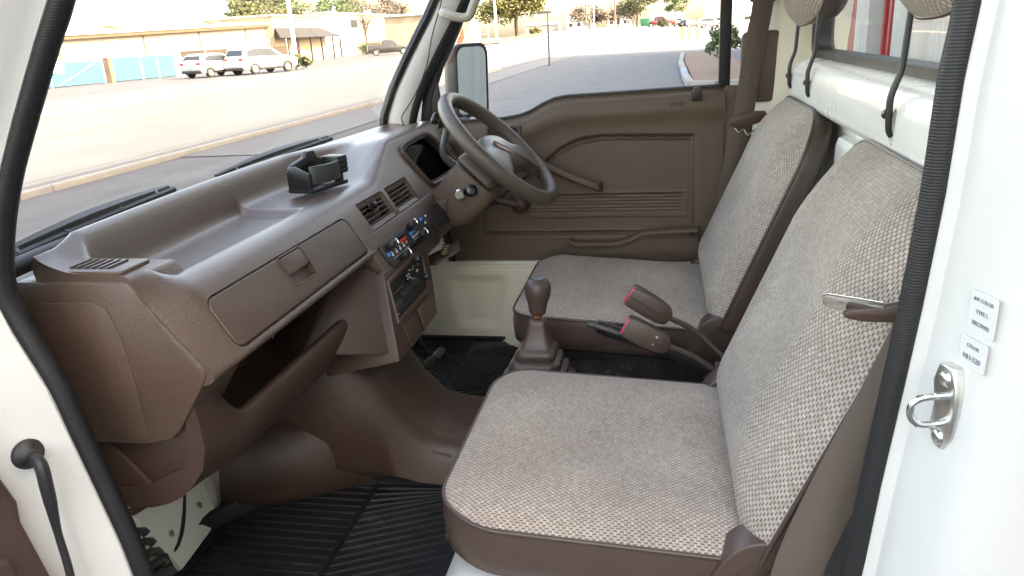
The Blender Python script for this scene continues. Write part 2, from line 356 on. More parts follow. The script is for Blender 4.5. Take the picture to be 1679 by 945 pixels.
# front pillars (door jamb on the outside, windscreen edge on the inside)
def apillar(side):
    X = SX0 if side == 0 else SX1-.02; s = 1 if side == 0 else -1; dy = 0 if side == 0 else -.035
    low = []
    for z in zs:
        y = yA(z)+dy; up_ = sst(1.16, 1.26, z)
        inn = [(.028, .055), (.045, .085)] if side else [(.012, .05), (.02, .10)]
        if side: low.append([(X+s*a, y+b, z) for a, b in [(0, .004), (-.012, .006), (-.04, .03), (-.06, .06), (-.06, .11), (-.01, .095), (.020, .074), (.031, .062), (.033, .050), (.024, .026), (.008, .010)]]); continue
        pr = [(.0, .004), (-.012, .006), (-.018, .02), (-.034, .034), (-.04, .06), (-.062, .075), (-.064, .20), (inn[1][0]+.0, inn[1][1]+.05+.04*(1-up_)), inn[1], inn[0], (.008, .012)]
        low.append([(X+s*a, y+b, z) for a, b in pr])
    g = G(); g.loft(low); return g
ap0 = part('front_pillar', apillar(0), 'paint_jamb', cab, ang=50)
ap1 = part('front_pillar', apillar(1), 'paint_white', cab, ang=50)
# rear pillars
def bpillar(side):
    X = SX0 if side == 0 else SX1-.02; s = 1 if side == 0 else -1
    low = []
    for z in [.60, .72, .83, .921, .98, 1.03, 1.08, 1.133, 1.17, 1.209, 1.26, 1.308, 1.398, 1.457, 1.6, 1.74, 1.80]:
        y = yB(z)
        pr = [(.0, -.004), (-.010, -.006), (-.014, -.016), (-.034, -.022), (-.040, -.026), (-.070, -.034), (-.088, -.050), (-.093, -.075), (-.093, -.20), (.03, -.20), (.045, -.05), (.02, -.008)]
        low.append([(X+s*a, y+b, z) for a, b in pr])
    g = G(); g.loft(low); return g
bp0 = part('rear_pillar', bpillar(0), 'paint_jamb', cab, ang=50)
bp1 = part('rear_pillar', bpillar(1), 'paint_cream', cab, ang=50)
# roof with rounded edges, header over windscreen, rear wall
rp = []
for x in [-.11, -.10, -.06, .0, .3, .63, .96, 1.26, 1.32, 1.36, 1.37]:
    d = .045*((abs(x-.63)/.74)**6)
    rp.append([(x, .47, 1.775-d*.6), (x, .43, 1.80-d), (x, .36, 1.83-d), (x, .1, 1.85-d), (x, -.25, 1.845-d), (x, -.37, 1.82-d), (x, -.40, 1.77), (x, -.36, 1.755), (x, .1, 1.795-d*.3), (x, .38, 1.775-d*.3)])
part('roof', G().loft(rp), 'paint_white', cab, ang=50)
# windscreen: bowed pane and its rubber
def ws(x, t):                               # t: 0 base .. 1 top
    b = .045*(1-((x-.63)/.66)**2); z = lerp(1.222, 1.775, t); return Vector((x, lerp(.755, .445, t)+b-.012*math.sin(math.pi*t)*-1, z))
nx = 16; g = G()
xs = [lerp(-.02, 1.28, i/nx) for i in range(nx+1)]
v = [ws(x, t/8) for t in range(9) for x in xs]; v += [p+Vector((0, -.0035, -.0025)) for p in v]
n0 = 9*(nx+1); f = []
for k in (0, n0):
    f += [(k+j*(nx+1)+i, k+j*(nx+1)+i+1, k+(j+1)*(nx+1)+i+1, k+(j+1)*(nx+1)+i) for j in range(8) for i in range(nx)]
part('windscreen', G().add(v, f), 'glass_clear', cab, ang=60)
g = G(); g.tube([ws(x, 0)+Vector((0, -.004, 0)) for x in xs], .012, 8); g.tube([ws(1.279, t/8)+Vector((-.008, -.008, 0)) for t in range(9)], .012, 8)
g.tube([ws(-.019, t/8)+Vector((0.0, 0.012, 0)) for t in range(9)], .009, 8); g.tube([ws(x, 1) for x in xs], .014, 8)
part('windscreen_seal', g, 'rubber', cab, ang=60)
zz_ = [1.236, 1.269, 1.335, 1.40, 1.47, 1.506, 1.62, 1.74]
part('pillar_rubber', G().tube([(1.254, yA(z)-.035+.074, z) for z in zz_], .0115, 8), 'rubber', cab, ang=60)
g = G(); g.tube([(1.243, yA(z)-.035+.072, z) for z in zz_], .0028, 6)
part('seal_bead', g, 'grey_plastic', cab)
# scuttle below the windscreen and the front wall of the cab
g = G(); g.loft([[(x, .80+.045*(1-((x-.63)/.66)**2), 1.215), (x, .86+.045*(1-((x-.63)/.66)**2), 1.18), (x, .92, 1.0), (x, .94, .58), (x, .91, .58), (x, .89, 1.0), (x, .79, 1.17), (x, .775, 1.20)] for x in [-.10, 0, .3, .63, .96, 1.26, 1.36]])
part('front_panel', g, 'paint_cream', cab)
# floor, sills and seat plinths
part('floor_pan', G().box(-.08, 1.34, -.33, .93, .57, .612), 'paint_cream', cab)
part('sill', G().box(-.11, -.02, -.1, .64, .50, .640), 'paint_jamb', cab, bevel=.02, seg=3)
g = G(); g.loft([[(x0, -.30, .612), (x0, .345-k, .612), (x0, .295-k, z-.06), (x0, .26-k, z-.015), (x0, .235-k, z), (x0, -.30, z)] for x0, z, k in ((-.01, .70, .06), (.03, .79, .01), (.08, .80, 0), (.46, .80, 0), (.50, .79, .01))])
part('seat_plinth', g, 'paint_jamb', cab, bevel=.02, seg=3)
g = G(); g.loft([[(x0, -.30, .612), (x0, .33-k, .612), (x0, .22-k, z), (x0, -.30, z)] for x0, z, k in ((.80, .79, .01), (.84, .80, 0), (1.20, .80, 0), (1.27, .80, 0))])
part('seat_plinth', g, 'paint_cream', cab, bevel=.02, seg=3)
part('plinth_side', G().box(.790, .7985, -.29, .20, .613, .795), 'grime', cab)
part('engine_tray', G().box(.503, .797, -.30, .16, .612, .72), 'grime', cab, bevel=.01)
# sloping toe board with pressed ribs ahead of the passenger mat
part('toe_board', G().loft([[(x, .80, .606), (x, .895, .80), (x, .91, .80), (x, .91, .60)] for x in (-.02, .2, .45)]), 'paint_cream', cab)
part('toe_bracket', G().hexa([(.20, .80, .625), (.34, .815, .625), (.36, .86, .70), (.17, .86, .74)], [(.20, .785, .635), (.34, .80, .635), (.355, .835, .72), (.175, .83, .755)]), 'paint_cream', cab, bevel=.004)
part('toe_wire', G().tube([(.07, .80, .63), (.14, .815, .66), (.22, .80, .668), (.30, .83, .72), (.33, .86, .78)], .0035, 6, sub=5), 'rubber', cab)
for x, y, z in ((.22, .812, .688), (.31, .818, .682), (.12, .823, .66)): part('toe_bolt', G().lathe([(0, .007), (.006, .007), (.007, .002), (.010, .0015), (.010, -.002)], (x, y, z), (0, -.9, .45), 6), 'zinc', cab)
for x in (.06, .13, .40): part('toe_rib', G().tube([(x, .803, .62), (x+.015, .885, .79)], .009, 8), 'paint_cream', cab)
# driver's side lower panel with its pressed recess and the wheel-arch swelling behind it
def side_panel():
    ny, nz = 40, 22; g = G(); vs = []
    for j in range(nz+1):
        for i in range(ny+1):
            y = lerp(.80, .20, i/ny); z = lerp(.605, .850, j/nz)
            cy = .517+.03*(z-.73); hw = lerp(.052, .082, (z-.66)/.145); d = min(hw-abs(y-cy), .074-abs(z-.735))
            rec = .016*sst(-.004, .014, d)
            d2 = .50-.26*((z-.6)/.25)**.8 - y; arch = .05*sst(0, .05, d2)
            top = .015*sst(.838, .85, z)
            vs.append((1.258+rec-arch+top, y, z))
    g.add(vs, [(j*(ny+1)+i, j*(ny+1)+i+1, (j+1)*(ny+1)+i+1, (j+1)*(ny+1)+i) for j in range(nz) for i in range(ny)])
    return g
part('side_panel', side_panel(), 'paint_cream', cab, ang=80)
part('sill_edge', G().box(1.256, 1.32, -.25, .66, .834, .846), 'paint_cream', cab, bevel=.004)
# rear bulkhead: lower wall, boxed shelf across the cab, upper wall around the window
part('bulkhead_wall', G().box(-.06, 1.33, -.375, -.325, .60, 1.285), 'paint_white', cab)
lip = [(-.32, 1.276), (-.296, 1.272), (-.283, 1.281), (-.279, 1.293), (-.281, 1.340), (-.289, 1.357), (-.306, 1.365), (-.375, 1.367), (-.375, 1.276)]
g = G(); pr = chaikin([Vector((0, *p)) for p in lip], 1, True)
g.loft([[Vector((x, p.y*(1-0)+dy, p.z+dz)) for p in pr] for x, dy, dz in ((-.03, 0, 0), (.3, 0, 0), (.6, 0, 0), (.9, 0, 0), (1.13, 0, 0), (1.165, -.012, -.003), (1.185, -.035, -.006))])
lipo = part('bulkhead_shelf', g, 'paint_white', cab, ang=40)
slots = [1.12, .89, .31, .10]
cut(lipo, [G().prism([(x+a, -.23, 1.313+b) for a, b in rrect(-.009, .009, -.022, .024, .0088)], (0, -.075, 0)) for x in slots])
g = G()
for (x0, x1, z0, z1) in ((-.06, .035, 1.30, 1.80), (1.20, 1.33, 1.30, 1.80), (.035, 1.20, 1.72, 1.80)): g.box(x0, x1, -.375, -.338, z0, z1)
part('bulkhead_frame', g, 'paint_cream', cab)
part('bulkhead_rib', G().prism([(a, -.327, b) for a, b in rrect(.52, .74, .95, 1.25, .03)], (0, .025, 0)), 'paint_white', cab, bevel=.008)
ro = rrect(.03, 1.205, 1.361, 1.725, .05, 6); ri = rrect(.050, 1.185, 1.381, 1.703, .035, 6)
g = G(); g.loft([[(a, y, b) for a, b in L] for L, y in ((ro, -.375), (ro, -.331), (ri, -.331), (ri, -.375), (ro, -.375))], True, False)
part('rear_window_seal', g, 'rubber', cab)
part('rear_window', G().prism([(a, -.354, b) for a, b in rrect(.045, 1.19, 1.375, 1.71, .04, 6)], (0, .004, 0)), 'glass_rear', cab)
# belt anchor cover and pillar details on the driver's side
g = G(); g.prism([(1.262, y, z) for y, z in rrect(-.283, -.180, 1.262, 1.428, .018)], (-.012, 0, 0))
part('pillar_cover', g, 'vinyl', cab, bevel=.006)
# grab handle on far front pillar
gp = [(1.245, .545, 1.512), (1.205, .535, 1.512), (1.195, .517, 1.506), (1.195, .490, 1.499), (1.195, .470, 1.502), (1.195, .455, 1.530), (1.195, .43, 1.575), (1.20, .415, 1.61), (1.245, .41, 1.615)]
part('grab_handle', G().tube(gp, [.014, .014, .012, .011, .011, .011, .011, .013, .014], 10, sub=4), 'handle_cream', cab)
part('pillar_wire', G().tube([(1.247, .683, 1.235), (1.246, .686, 1.262), (1.244, .66, 1.295), (1.242, .625, 1.345), (1.242, .60, 1.40), (1.243, .583, 1.46), (1.243, .555, 1.53), (1.243, .53, 1.60)], .0016, 6, sub=6), 'black_plastic', cab)
# door striker on the near rear pillar
def jam(y, z, out=0):                       # a point on the jamb face of the near rear pillar, out along its normal
    return Vector((-.05-.020-.05*((-.235-y)/.03)*.5, y, z))
NJ = Vector((-.26, .965, 0)).normalized(); TJ = Vector((-.965, -.26, 0)).normalized()
O = Vector((-.100, -.2300, 1.137))
plate = [(-.012, .050), (.010, .052), (.020, .030), (.022, .0), (.020, -.03), (.008, -.050), (-.006, -.050), (-.018, -.032), (-.014, .0), (-.020, .026)]
def J(a, b, h): return O+(TJ*a+Vector((0, 0, b))+NJ*h)*.74
st = part('striker_plate', G().loft([[J(a, b, -.012) for a, b in plate], [J(a, b, .004) for a, b in plate]]), 'zinc', cab, bevel=.002)
part('striker_loop', G().tube([J(.004, .016, 0), J(.004, .016, .026), J(.002, .012, .034), J(.0, .004, .0385), J(0, -.006, .0385), J(.002, -.014, .034), J(.004, -.018, .026), J(.004, -.018, 0)], .0031, 10, sub=4), 'chrome', st)
for b in (.036, -.036):
    part('bolt', G().lathe([(.0, .0065), (.0035, .0065), (.006, .005), (.007, .003), (.007, .0005)], J(.002, b, 0), NJ, 16), 'zinc', st)
for z, h, lines in ((1.2235, .034, (('INT COLOR', .0042), ('TYPE L', .0048), ('BROWN', .0052))), (1.1905, .024, (('COLOR', .0042), ('NH-528', .0062)))):
    o0 = Vector((-.112, -.2450 if z > 1.2 else -.2420, z)); ex = Vector((-.30, -.955, 0)).normalized() if False else TJ
    nrm = NJ; up_ = Vector((0, 0, 1))
    c = o0+nrm*.004
    st = part('paint_sticker', G().loft([[c+ex*a+up_*b+nrm*k for a, b in rrect(-.0155, .0155, -h/2, h/2, .002, 2)] for k in (-.0034, -.0026)]), 'sticker', cab)
    zz = h/2-.0065
    for s_, sz in lines:
        text('sticker_text', s_, sz, 'ink_grey', st, c-nrm*.0023+up_*zz, ex, up_); zz -= .0098
part('pillar_seam', G().tube([(-.1365, -.243, .80), (-.1385, -.254, 1.02)], .0009, 6), 'seam_grey', cab)
# pressed step, drain plug and spot welds on the near jambs
part('jamb_step', G().hexa([(-.066, -.2345, 1.196), (-.090, -.240, 1.196), (-.090, -.236, 1.196), (-.066, -.2295, 1.196)], [(-.066, -.2345, 1.200), (-.090, -.240, 1.200), (-.090, -.238, 1.200), (-.066, -.2325, 1.200)]), 'paint_jamb', cab)
for k in range(7):
    z = 1.40-.075*k; part('spot_weld', G().lathe([(.0, .0006), (.0018, .0008), (.0026, .0002)], (-.062, yB(z)-.0165, z), (-.3, .95, 0), 10), 'paint_jamb', cab)
part('drain_plug', G().lathe([(0, .003), (.006, .003), (.008, .0015), (.009, 0)], (-.092, yA(.86)+.062, .862), (-1, -.2, 0), 16), 'rubber', cab)
# wiring boot on the near front pillar
B0 = Vector((-.088, .703, 1.033)); NB = Vector((-.45, -.89, 0)).normalized()
bo = part('wiring_grommet', G().lathe([(.0, .016), (.007, .016), (.009, .009), (.015, .006), (.0175, .003), (.018, .0), (.0165, -.004)], B0, NB, 24), 'rubber', cab, ang=50)
part('wiring_hose', G().tube([B0+NB*.012, B0+NB*.030+Vector((0, 0, -.006)), B0+NB*.034+Vector((-.002, 0, -.03)), B0+NB*.03+Vector((-.004, -.003, -.05)), B0+NB*.028+Vector((-.006, -.004, -.09)), B0+NB*.03+Vector((-.008, -.006, -.13)), B0+NB*.03+Vector((-.012, -.008, -.17))],
     [.0068, .0072, .0072, .0068, .0042, .0044, .0044], 10, sub=4), 'rubber', bo)
# black ribbed conduit at the foot of the near pillar
cd = None
for k in range(5):
    c = Vector((.050, .712-.007*k, .816-.016*k))
    ringp = [c+Vector((.024*math.cos(t)-.012, .010*math.sin(t)*.6, .010*math.sin(t))) for t in [i*math.pi/6-.2 for i in range(8)]]
    cd = part('conduit_rib', G().tube(ringp, .0062, 8), 'rubber', cab)
# ================================================================== DASHBOARD
dash = thing('dashboard', 'brown vinyl dashboard with parcel shelf, glovebox, vents and radio', 'dashboard', (.63, .6, .95))
def face(z): return .557+.6*(z-1.162)
def dprof(x):
    b = .735+.045*(1-((x-.63)/.66)**2)
    Pp = [(b, 1.222), (b-.004, 1.240), (b-.012, 1.247), (b-.025, 1.238), (b-.034, 1.205), (b-.040, 1.181), (b-.052, 1.173), (.650, 1.171), (.630, 1.174), (.613, 1.187), (.590, 1.190), (face(1.172), 1.172), (face(1.133), 1.133), (face(1.100), 1.100), (.509, 1.089), (.524, 1.079), (.56, 1.075), (.62, 1.076), (b-.01, 1.12)]
    Ee = [(b, 1.222), (b-.006, 1.236), (.728, 1.226), (.703, 1.216), (.690, 1.213), (.680, 1.212), (.668, 1.211), (.640, 1.211), (.626, 1.211), (.612, 1.207), (.603, 1.186), (.584, 1.160), (.562, 1.130), (.540, 1.104), (.524, 1.085), (.530, 1.072), (.56, 1.068), (.62, 1.07), (b-.01, 1.12)]
    Gg = [(b, 1.222), (b-.006, 1.240), (.728, 1.246), (.708, 1.243), (.696, 1.240), (.685, 1.239), (.672, 1.240), (.648, 1.244), (.634, 1.246), (.620, 1.247), (.604, 1.243), (face(1.226), 1.226), (face(1.14), 1.14), (face(1.100), 1.100), (.509, 1.089), (.524, 1.079), (.56, 1.075), (.62, 1.076), (b-.01, 1.12)]
    e1 = 1-max(0, min(1, (x-.058)/.034)); e2 = 1-max(0, min(1, (x-.020)/.050)); q = max(0, min(1, (x-.715)/.185)); st = .011*sst(.474, .486, x)
    o = []
    for i, (p, E_, g_) in enumerate(zip(Pp, Ee, Gg)):
        e = e2 if i >= 10 else e1
        y = lerp(lerp(p[0], E_[0], e), g_[0], q); z = lerp(lerp(p[1]+(st if i in (5, 6, 7, 8) else 0), E_[1], e), g_[1], q)
        o.append(Vector((x, y, z)))
    return chaikin(o, 2)
dx = [.020, .024, .035, .045, .058, .065, .075, .085, .092, .105, .13, .18, .25, .32, .40, .45, .470, .474, .477, .480, .483, .486, .49, .53, .58, .64, .70] + [lerp(.70, .905, i/10) for i in range(1, 11)] + [.95, 1.0, 1.05, 1.1, 1.15, 1.2, 1.255, 1.262]
loops = [dprof(x) for x in dx]
c0 = [p.copy() for p in loops[0]]
for k, (lp) in enumerate((0,)):             # soften the near end
    m = Vector((.020, sum(p.y for p in c0)/len(c0), sum(p.z for p in c0)/len(c0)))
    loops[0] = [p+(m-p)*.004 for p in c0]
pad = part('dash_pad', G().loft(loops), 'vinyl_pad', dash, ang=45)
EX = Vector((1, 0, 0)); EV = Vector((0, -.5145, -.8575)); EN = Vector((0, -.8575, .5145)); FO = Vector((0, .557, 1.162))
def FP(x, v, n=0): return FO+EX*x+EV*v+EN*n          # a point on the sloping face: x across, v down, n out
def fprism(poly, n0, n1): return G().loft([[FP(a, b, n0) for a, b in poly], [FP(a, b, n1) for a, b in poly]])
GL = rrect(.072, .512, .002, .0745, [.012, .012, .016, .016], 4)      # glovebox lid outline
def grow(poly, d):
    c = (sum(p[0] for p in poly)/len(poly), sum(p[1] for p in poly)/len(poly)); o = []
    n = len(poly)
    for i in range(n):
        a, b = Vector(poly[i-1]), Vector(poly[(i+1) % n]); t = (b-a).normalized(); o.append((poly[i][0]+t.y*d, poly[i][1]-t.x*d))
    return o
V1 = rrect(.578, .716, -.008, .052, .007, 3); V2 = rrect(.730, .866, -.008, .052, .007, 3)
GA = [(.942, -.068), (1.10, -.074), (1.158, -.070), (1.182, -.045), (1.226, .022), (1.218, .036), (1.20, .040), (.985, .040), (.972, .032), (.936, -.052)]
GA = [tuple(p) for p in chaikin([Vector((*p, 0)) for p in GA], 1, True)]; GA = [(p[0], p[1]) for p in GA]
cut(pad, [fprism(grow(GL, .0022), -.012, .03), fprism(V1, -.035, .03), fprism(V2, -.035, .03), fprism(GA, -.07, .04)])
# glovebox lid with finger catch
lid = part('glovebox_lid', fprism(GL, -.011, .0005), 'vinyl', dash, bevel=.003, seg=3)
HC = rrect(.257, .327, .004, .052, .006, 3)
cut(lid, [fprism(HC, -.009, .01)])
part('glovebox_catch', fprism(rrect(.259, .325, .005, .034, .004, 3), -.0085, .002), 'vinyl', lid, bevel=.002)
part('catch_rim', G().ring([FP(a, b, .0008) for a, b in grow(HC, .001)], .0014, 6), 'vinyl', lid)
# centre vents: frame, four slats, vertical blades, thumb tab
def vent(x0, x1, knob):
    P_ = rrect(x0+.002, x1-.002, -.006, .050, .006, 3); Q = rrect(x0+.011, x1-.011, .003, .041, .004, 3)
    fr = part('vent_frame', G().loft([[FP(a, b, n) for a, b in L] for L, n in ((P_, -.02), (P_, -.001), (Q, -.004), (Q, -.02), (P_, -.02))], True, False), 'vinyl', dash, ang=30)
    part('vent_duct', fprism(grow(Q, .001), -.033, -.030), 'black_plastic', fr)
    for k in range(4):
        v = .003+.038*(k+.5)/4
        part('vent_slat', G().loft([[FP(x0+.010, v-.0018, -.020), FP(x0+.010, v+.001, -.004), FP(x0+.010, v+.0028, -.004), FP(x0+.010, v, -.020)], [FP(x1-.010, v-.0018, -.020), FP(x1-.010, v+.001, -.004), FP(x1-.010, v+.0028, -.004), FP(x1-.010, v, -.020)]]), 'vinyl', fr)
    for k in range(5):
        x = lerp(x0+.02, x1-.02, (k+.5)/5)
        part('vent_blade', G().hexa([FP(x-.003, .003, -.029), FP(x+.009, .003, -.021), FP(x+.010, .003, -.022), FP(x-.002, .003, -.030)], [FP(x-.003, .041, -.029), FP(x+.009, .041, -.021), FP(x+.010, .041, -.022), FP(x-.002, .041, -.030)]), 'vinyl', fr)
    xm = (x0+x1)/2+.008
    part('vent_tab', G().hexa([FP(xm-.012, .021, -.012), FP(xm+.010, .016, -.012), FP(xm+.012, .020, -.012), FP(xm-.010, .026, -.012)], [FP(xm-.010, .020, .0), FP(xm+.008, .016, .0), FP(xm+.010, .020, .0), FP(xm-.008, .025, .0)]), 'belt', fr, bevel=.001)
    if knob: part('clip_knob', G().lathe([(.0, .014), (.006, .013), (.007, .008), (.005, .002), (.008, -.002), (.008, -.008)], FP(xm-.016, .010, -.004), EN, 14).tube([FP(xm-.03, .016, -.001), FP(xm-.016, .011, .0)], .004, 8), 'black_gloss', fr)
vent(.578, .716, True); vent(.730, .866, False)
# instrument binnacle: bezel, lens, dials in the dark
bz = part('cluster_bezel', G().loft([[FP(a, b, n) for a, b in L] for L, n in ((grow(GA, .010), .0), (grow(GA, .009), .006), (grow(GA, .004), .0085), (grow(GA, -.001), .006), (grow(GA, -.002), -.05), (grow(GA, .010), -.02), (grow(GA, .010), .0))], True, False), 'vinyl', dash, ang=40)
part('cluster_trim', G().ring([FP(a, b, .002) for a, b in grow(GA, -.004)], .0022, 6), 'grey_plastic', bz)
part('cluster_lens', fprism(grow(GA, -.003), -.016, -.013), 'gauge_lens', bz)
part('cluster_face', fprism(grow(GA, -.0015), -.055, -.05), 'black_plastic', bz)
for cx, r in ((1.03, .030), (1.12, .034)):
    dl = part('gauge_dial', G().lathe([(r, 0), (r, .004), (r-.003, .005), (r-.004, .002), (0, .002)], FP(cx, -.012, -.049), EN, 28), 'black_gloss', bz)
    g = G()
    for k in range(15):
        t = math.radians(-220+k*260/14); c, s_ = math.cos(t), math.sin(t); a = (r-.010)*.98; e_ = r-.005
        w_ = .0007
        g.add([FP(cx+c*a-s_*w_, -.012+s_*a+c*w_, -.0445), FP(cx+c*e_-s_*w_, -.012+s_*e_+c*w_, -.0445), FP(cx+c*e_+s_*w_, -.012+s_*e_-c*w_, -.0445), FP(cx+c*a+s_*w_, -.012+s_*a-c*w_, -.0445)], [(0, 1, 2, 3)])
    part('dial_marks', g, 'print_white', dl)
# side demister outlets at both ends
def demister(x0, x1, y0, y1, z):
    fr = part('demister_outlet', G().prism([(a, b, z) for a, b in rrect(x0, x1, y0, y1, .006, 3)], (0, 0, .006)), 'vinyl', dash, bevel=.002)
    part('outlet_slot', G().prism([(a, b, z+.0055) for a, b in rrect(x0+.012, x1-.010, y0+.022, y1-.014, .003, 2)], (0, 0, .0012)), 'black_plastic', fr)
    n = 7
    for k in range(n):
        y = lerp(y0+.026, y1-.018, k/(n-1)); part('outlet_slat', G().box(x0+.012, x1-.010, y-.0016, y+.0016, z+.0058, z+.0082), 'vinyl', fr)
demister(.022, .078, .622, .728, 1.2085)
fr = part('demister_outlet', fprism(rrect(1.236, 1.262, -.05, .03, .004, 3), -.004, .004), 'vinyl', dash, bevel=.001)
for k in range(6): part('outlet_slat', fprism(rrect(1.239, 1.259, -.044+k*.012, -.039+k*.012, .001, 1), .004, .0055), 'black_plastic', fr)
# near end panel of the dash
ep = [(.770, 1.203), (.616, 1.203), (.604, 1.186), (.586, 1.160), (.564, 1.130), (.541, 1.103), (.533, 1.090), (.538, 1.078), (.585, 1.010), (.602, .994), (.640, .986), (.735, .985), (.742, 1.03), (.755, 1.13)]
g = G(); c = Vector((.016, .66, 1.10))
lp0 = [Vector((.017, y, z)) for y, z in ep]
lpi = [c+(p-c)*.965+Vector((-.003, 0, 0)) for p in lp0]
g.loft([[p+Vector((.10, 0, 0)) for p in lp0], lp0]); part('end_panel', g, 'vinyl', dash, bevel=.005, seg=2, ang=40)
# shallow raised pressing on the end panel
pp = [(.748, 1.175), (.665, 1.178), (.648, 1.168), (.637, 1.13), (.633, 1.075), (.632, .995), (.728, .992), (.738, 1.06)]
part('end_pressing', G().prism([(.0185, y, z) for y, z in pp], (-.0032, 0, 0)), 'vinyl', dash, bevel=.0026, seg=2)
# lower cover with open tray
def tray_loop(x):
    k = sst(.02, .44, x)
    zl = lerp(.985, 1.000, k); yl = lerp(.562, .540, k); yb = lerp(.690, .60, sst(.02, .12, x)); zb = lerp(.885, .905, sst(.02, .12, x))
    hs = .10*(1-sst(.040, .125, x))          # the cover rises into the end panel at its near end
    return [(x, yl+.012, zl+hs), (x, yl, zl-.004+hs*.6), (x, yl-.002, zl-.022), (x, lerp(yl, yb, .30), lerp(zl-.02, zb, .66)), (x, lerp(yl, yb, .62), lerp(zl-.02, zb, .92)), (x, yb, zb), (x, yb+.05, zb+.012),
            (x, yb+.045, zb+.03), (x, lerp(yl, yb, .8), lerp(zl, zb, .68)), (x, yl+.06, zl-.045), (x, yl+.03, zl-.030), (x, yl+.022, zl-.008)]
xs_ = [.022, .03, .04, .05, .06, .07, .08, .09, .10, .11, .12, .13, .16, .2, .26, .32, .38, .43, .445, .452]
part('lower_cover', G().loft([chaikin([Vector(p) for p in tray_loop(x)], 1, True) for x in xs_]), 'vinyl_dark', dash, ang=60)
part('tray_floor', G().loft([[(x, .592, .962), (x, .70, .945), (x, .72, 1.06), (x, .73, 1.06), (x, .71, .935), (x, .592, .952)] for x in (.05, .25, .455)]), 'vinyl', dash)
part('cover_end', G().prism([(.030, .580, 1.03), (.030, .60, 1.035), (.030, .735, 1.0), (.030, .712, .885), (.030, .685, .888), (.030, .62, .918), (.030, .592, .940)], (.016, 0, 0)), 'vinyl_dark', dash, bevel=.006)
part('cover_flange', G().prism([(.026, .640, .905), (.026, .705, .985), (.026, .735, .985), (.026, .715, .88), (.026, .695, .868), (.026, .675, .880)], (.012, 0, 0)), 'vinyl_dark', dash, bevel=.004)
part('screw', G().lathe([(0, .004), (.004, .0035), (.006, .001), (.006, 0)], (.025, .698, .888), (-1, 0, 0), 14), 'zinc', dash)
# centre stack
def hx(*p): return G().hexa(p[:4], p[4:])
f = face
up_ = G().prism([(.520, f(1.118)-.001, 1.118), (.520, f(1.050)-.004, 1.050), (.520, .60, 1.045), (.520, .62, 1.10)], (.43, 0, 0))
stk = part('centre_stack', up_, 'vinyl', dash, bevel=.004)
ST0 = Vector((0, .4860, 1.052)); SV = Vector((0, -.235, -.972)).normalized(); SN = Vector((0, -.972, .235)).normalized()
def SP(x, v, n=0): return ST0+EX*x+SV*v+SN*n
def sprism(poly, n0, n1): return G().loft([[SP(a, b, n0) for a, b in poly], [SP(a, b, n1) for a, b in poly]])
lower = [(.500, -.01), (.735, -.012), (.742, .02), (.715, .078), (.690, .118), (.655, .140), (.438, .140), (.470, .06)]
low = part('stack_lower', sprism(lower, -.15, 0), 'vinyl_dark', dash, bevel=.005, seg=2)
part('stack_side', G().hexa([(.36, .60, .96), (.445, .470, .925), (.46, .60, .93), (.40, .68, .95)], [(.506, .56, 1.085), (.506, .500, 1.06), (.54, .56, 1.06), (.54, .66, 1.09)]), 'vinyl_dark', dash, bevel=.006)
# climate panel on the stack
cl = part('climate_panel', fprism(rrect(.545, .930, .079, .128, .003, 2), .002, .0075), 'black_plastic', dash, bevel=.001)
cn = .0078
def fquad(name, x0, x1, v0, v1, m, n1=.0012): return part(name, fprism([(x0, v0), (x1, v0), (x1, v1), (x0, v1)], cn-.0008, cn+n1), m, cl)
fquad('lever_slot', .575, .665, .088, .092, 'black_gloss', .0004); fquad('lever_slot', .600, .72, .118, .122, 'black_gloss', .0004)
fquad('red_mark', .622, .664, .0935, .0985, 'print_red'); fquad('blue_mark', .604, .621, .0945, .0975, 'print_blue')
fquad('blue_mark', .551, .563, .098, .105, 'print_blue'); fquad('blue_mark', .690, .704, .094, .100, 'print_blue'); fquad('blue_mark', .705, .722, .0965, .0985, 'print_blue'); fquad('blue_mark', .775, .792, .083, .0895, 'print_blue')
fquad('orange_mark', .650, .659, .1015, .107, 'print_orange')
for x in (.568, .590, .611, .632): fquad('white_mark', x, x+.006, .105, .109, 'print_white'); fquad('white_mark', x+.004, x+.0055, .100, .105, 'print_white')
for x in (.692, .704, .717, .730): fquad('white_mark', x, x+.004, .103, .107, 'print_white')
fquad('white_line', .565, .655, .1135, .1142, 'print_white'); fquad('white_line', .692, .745, .1105, .1112, 'print_white')
fquad('white_mark', .790, .797, .096, .100, 'print_white'); fquad('white_mark', .812, .820, .085, .0895, 'print_white')
for x in (.765, .80, .84, .875, .91): fquad('panel_split', x, x+.0012, .080, .127, 'grey_plastic', .0004)
for x, v in ((.583, .090), (.606, .120), (.715, .083), (.732, .112)):
    kn = part('lever_knob', fprism(rrect(x-.014, x+.010, v-.006, v+.006, .004, 3), cn, cn+.014), 'black_plastic', cl, bevel=.002)
    part('knob_rim', G().tube([FP(x+.010, v-.007, cn+.011), FP(x+.0125, v-.003, cn+.013), FP(x+.0125, v+.003, cn+.013), FP(x+.010, v+.007, cn+.011)], .0014, 6, sub=2), 'chrome', kn)
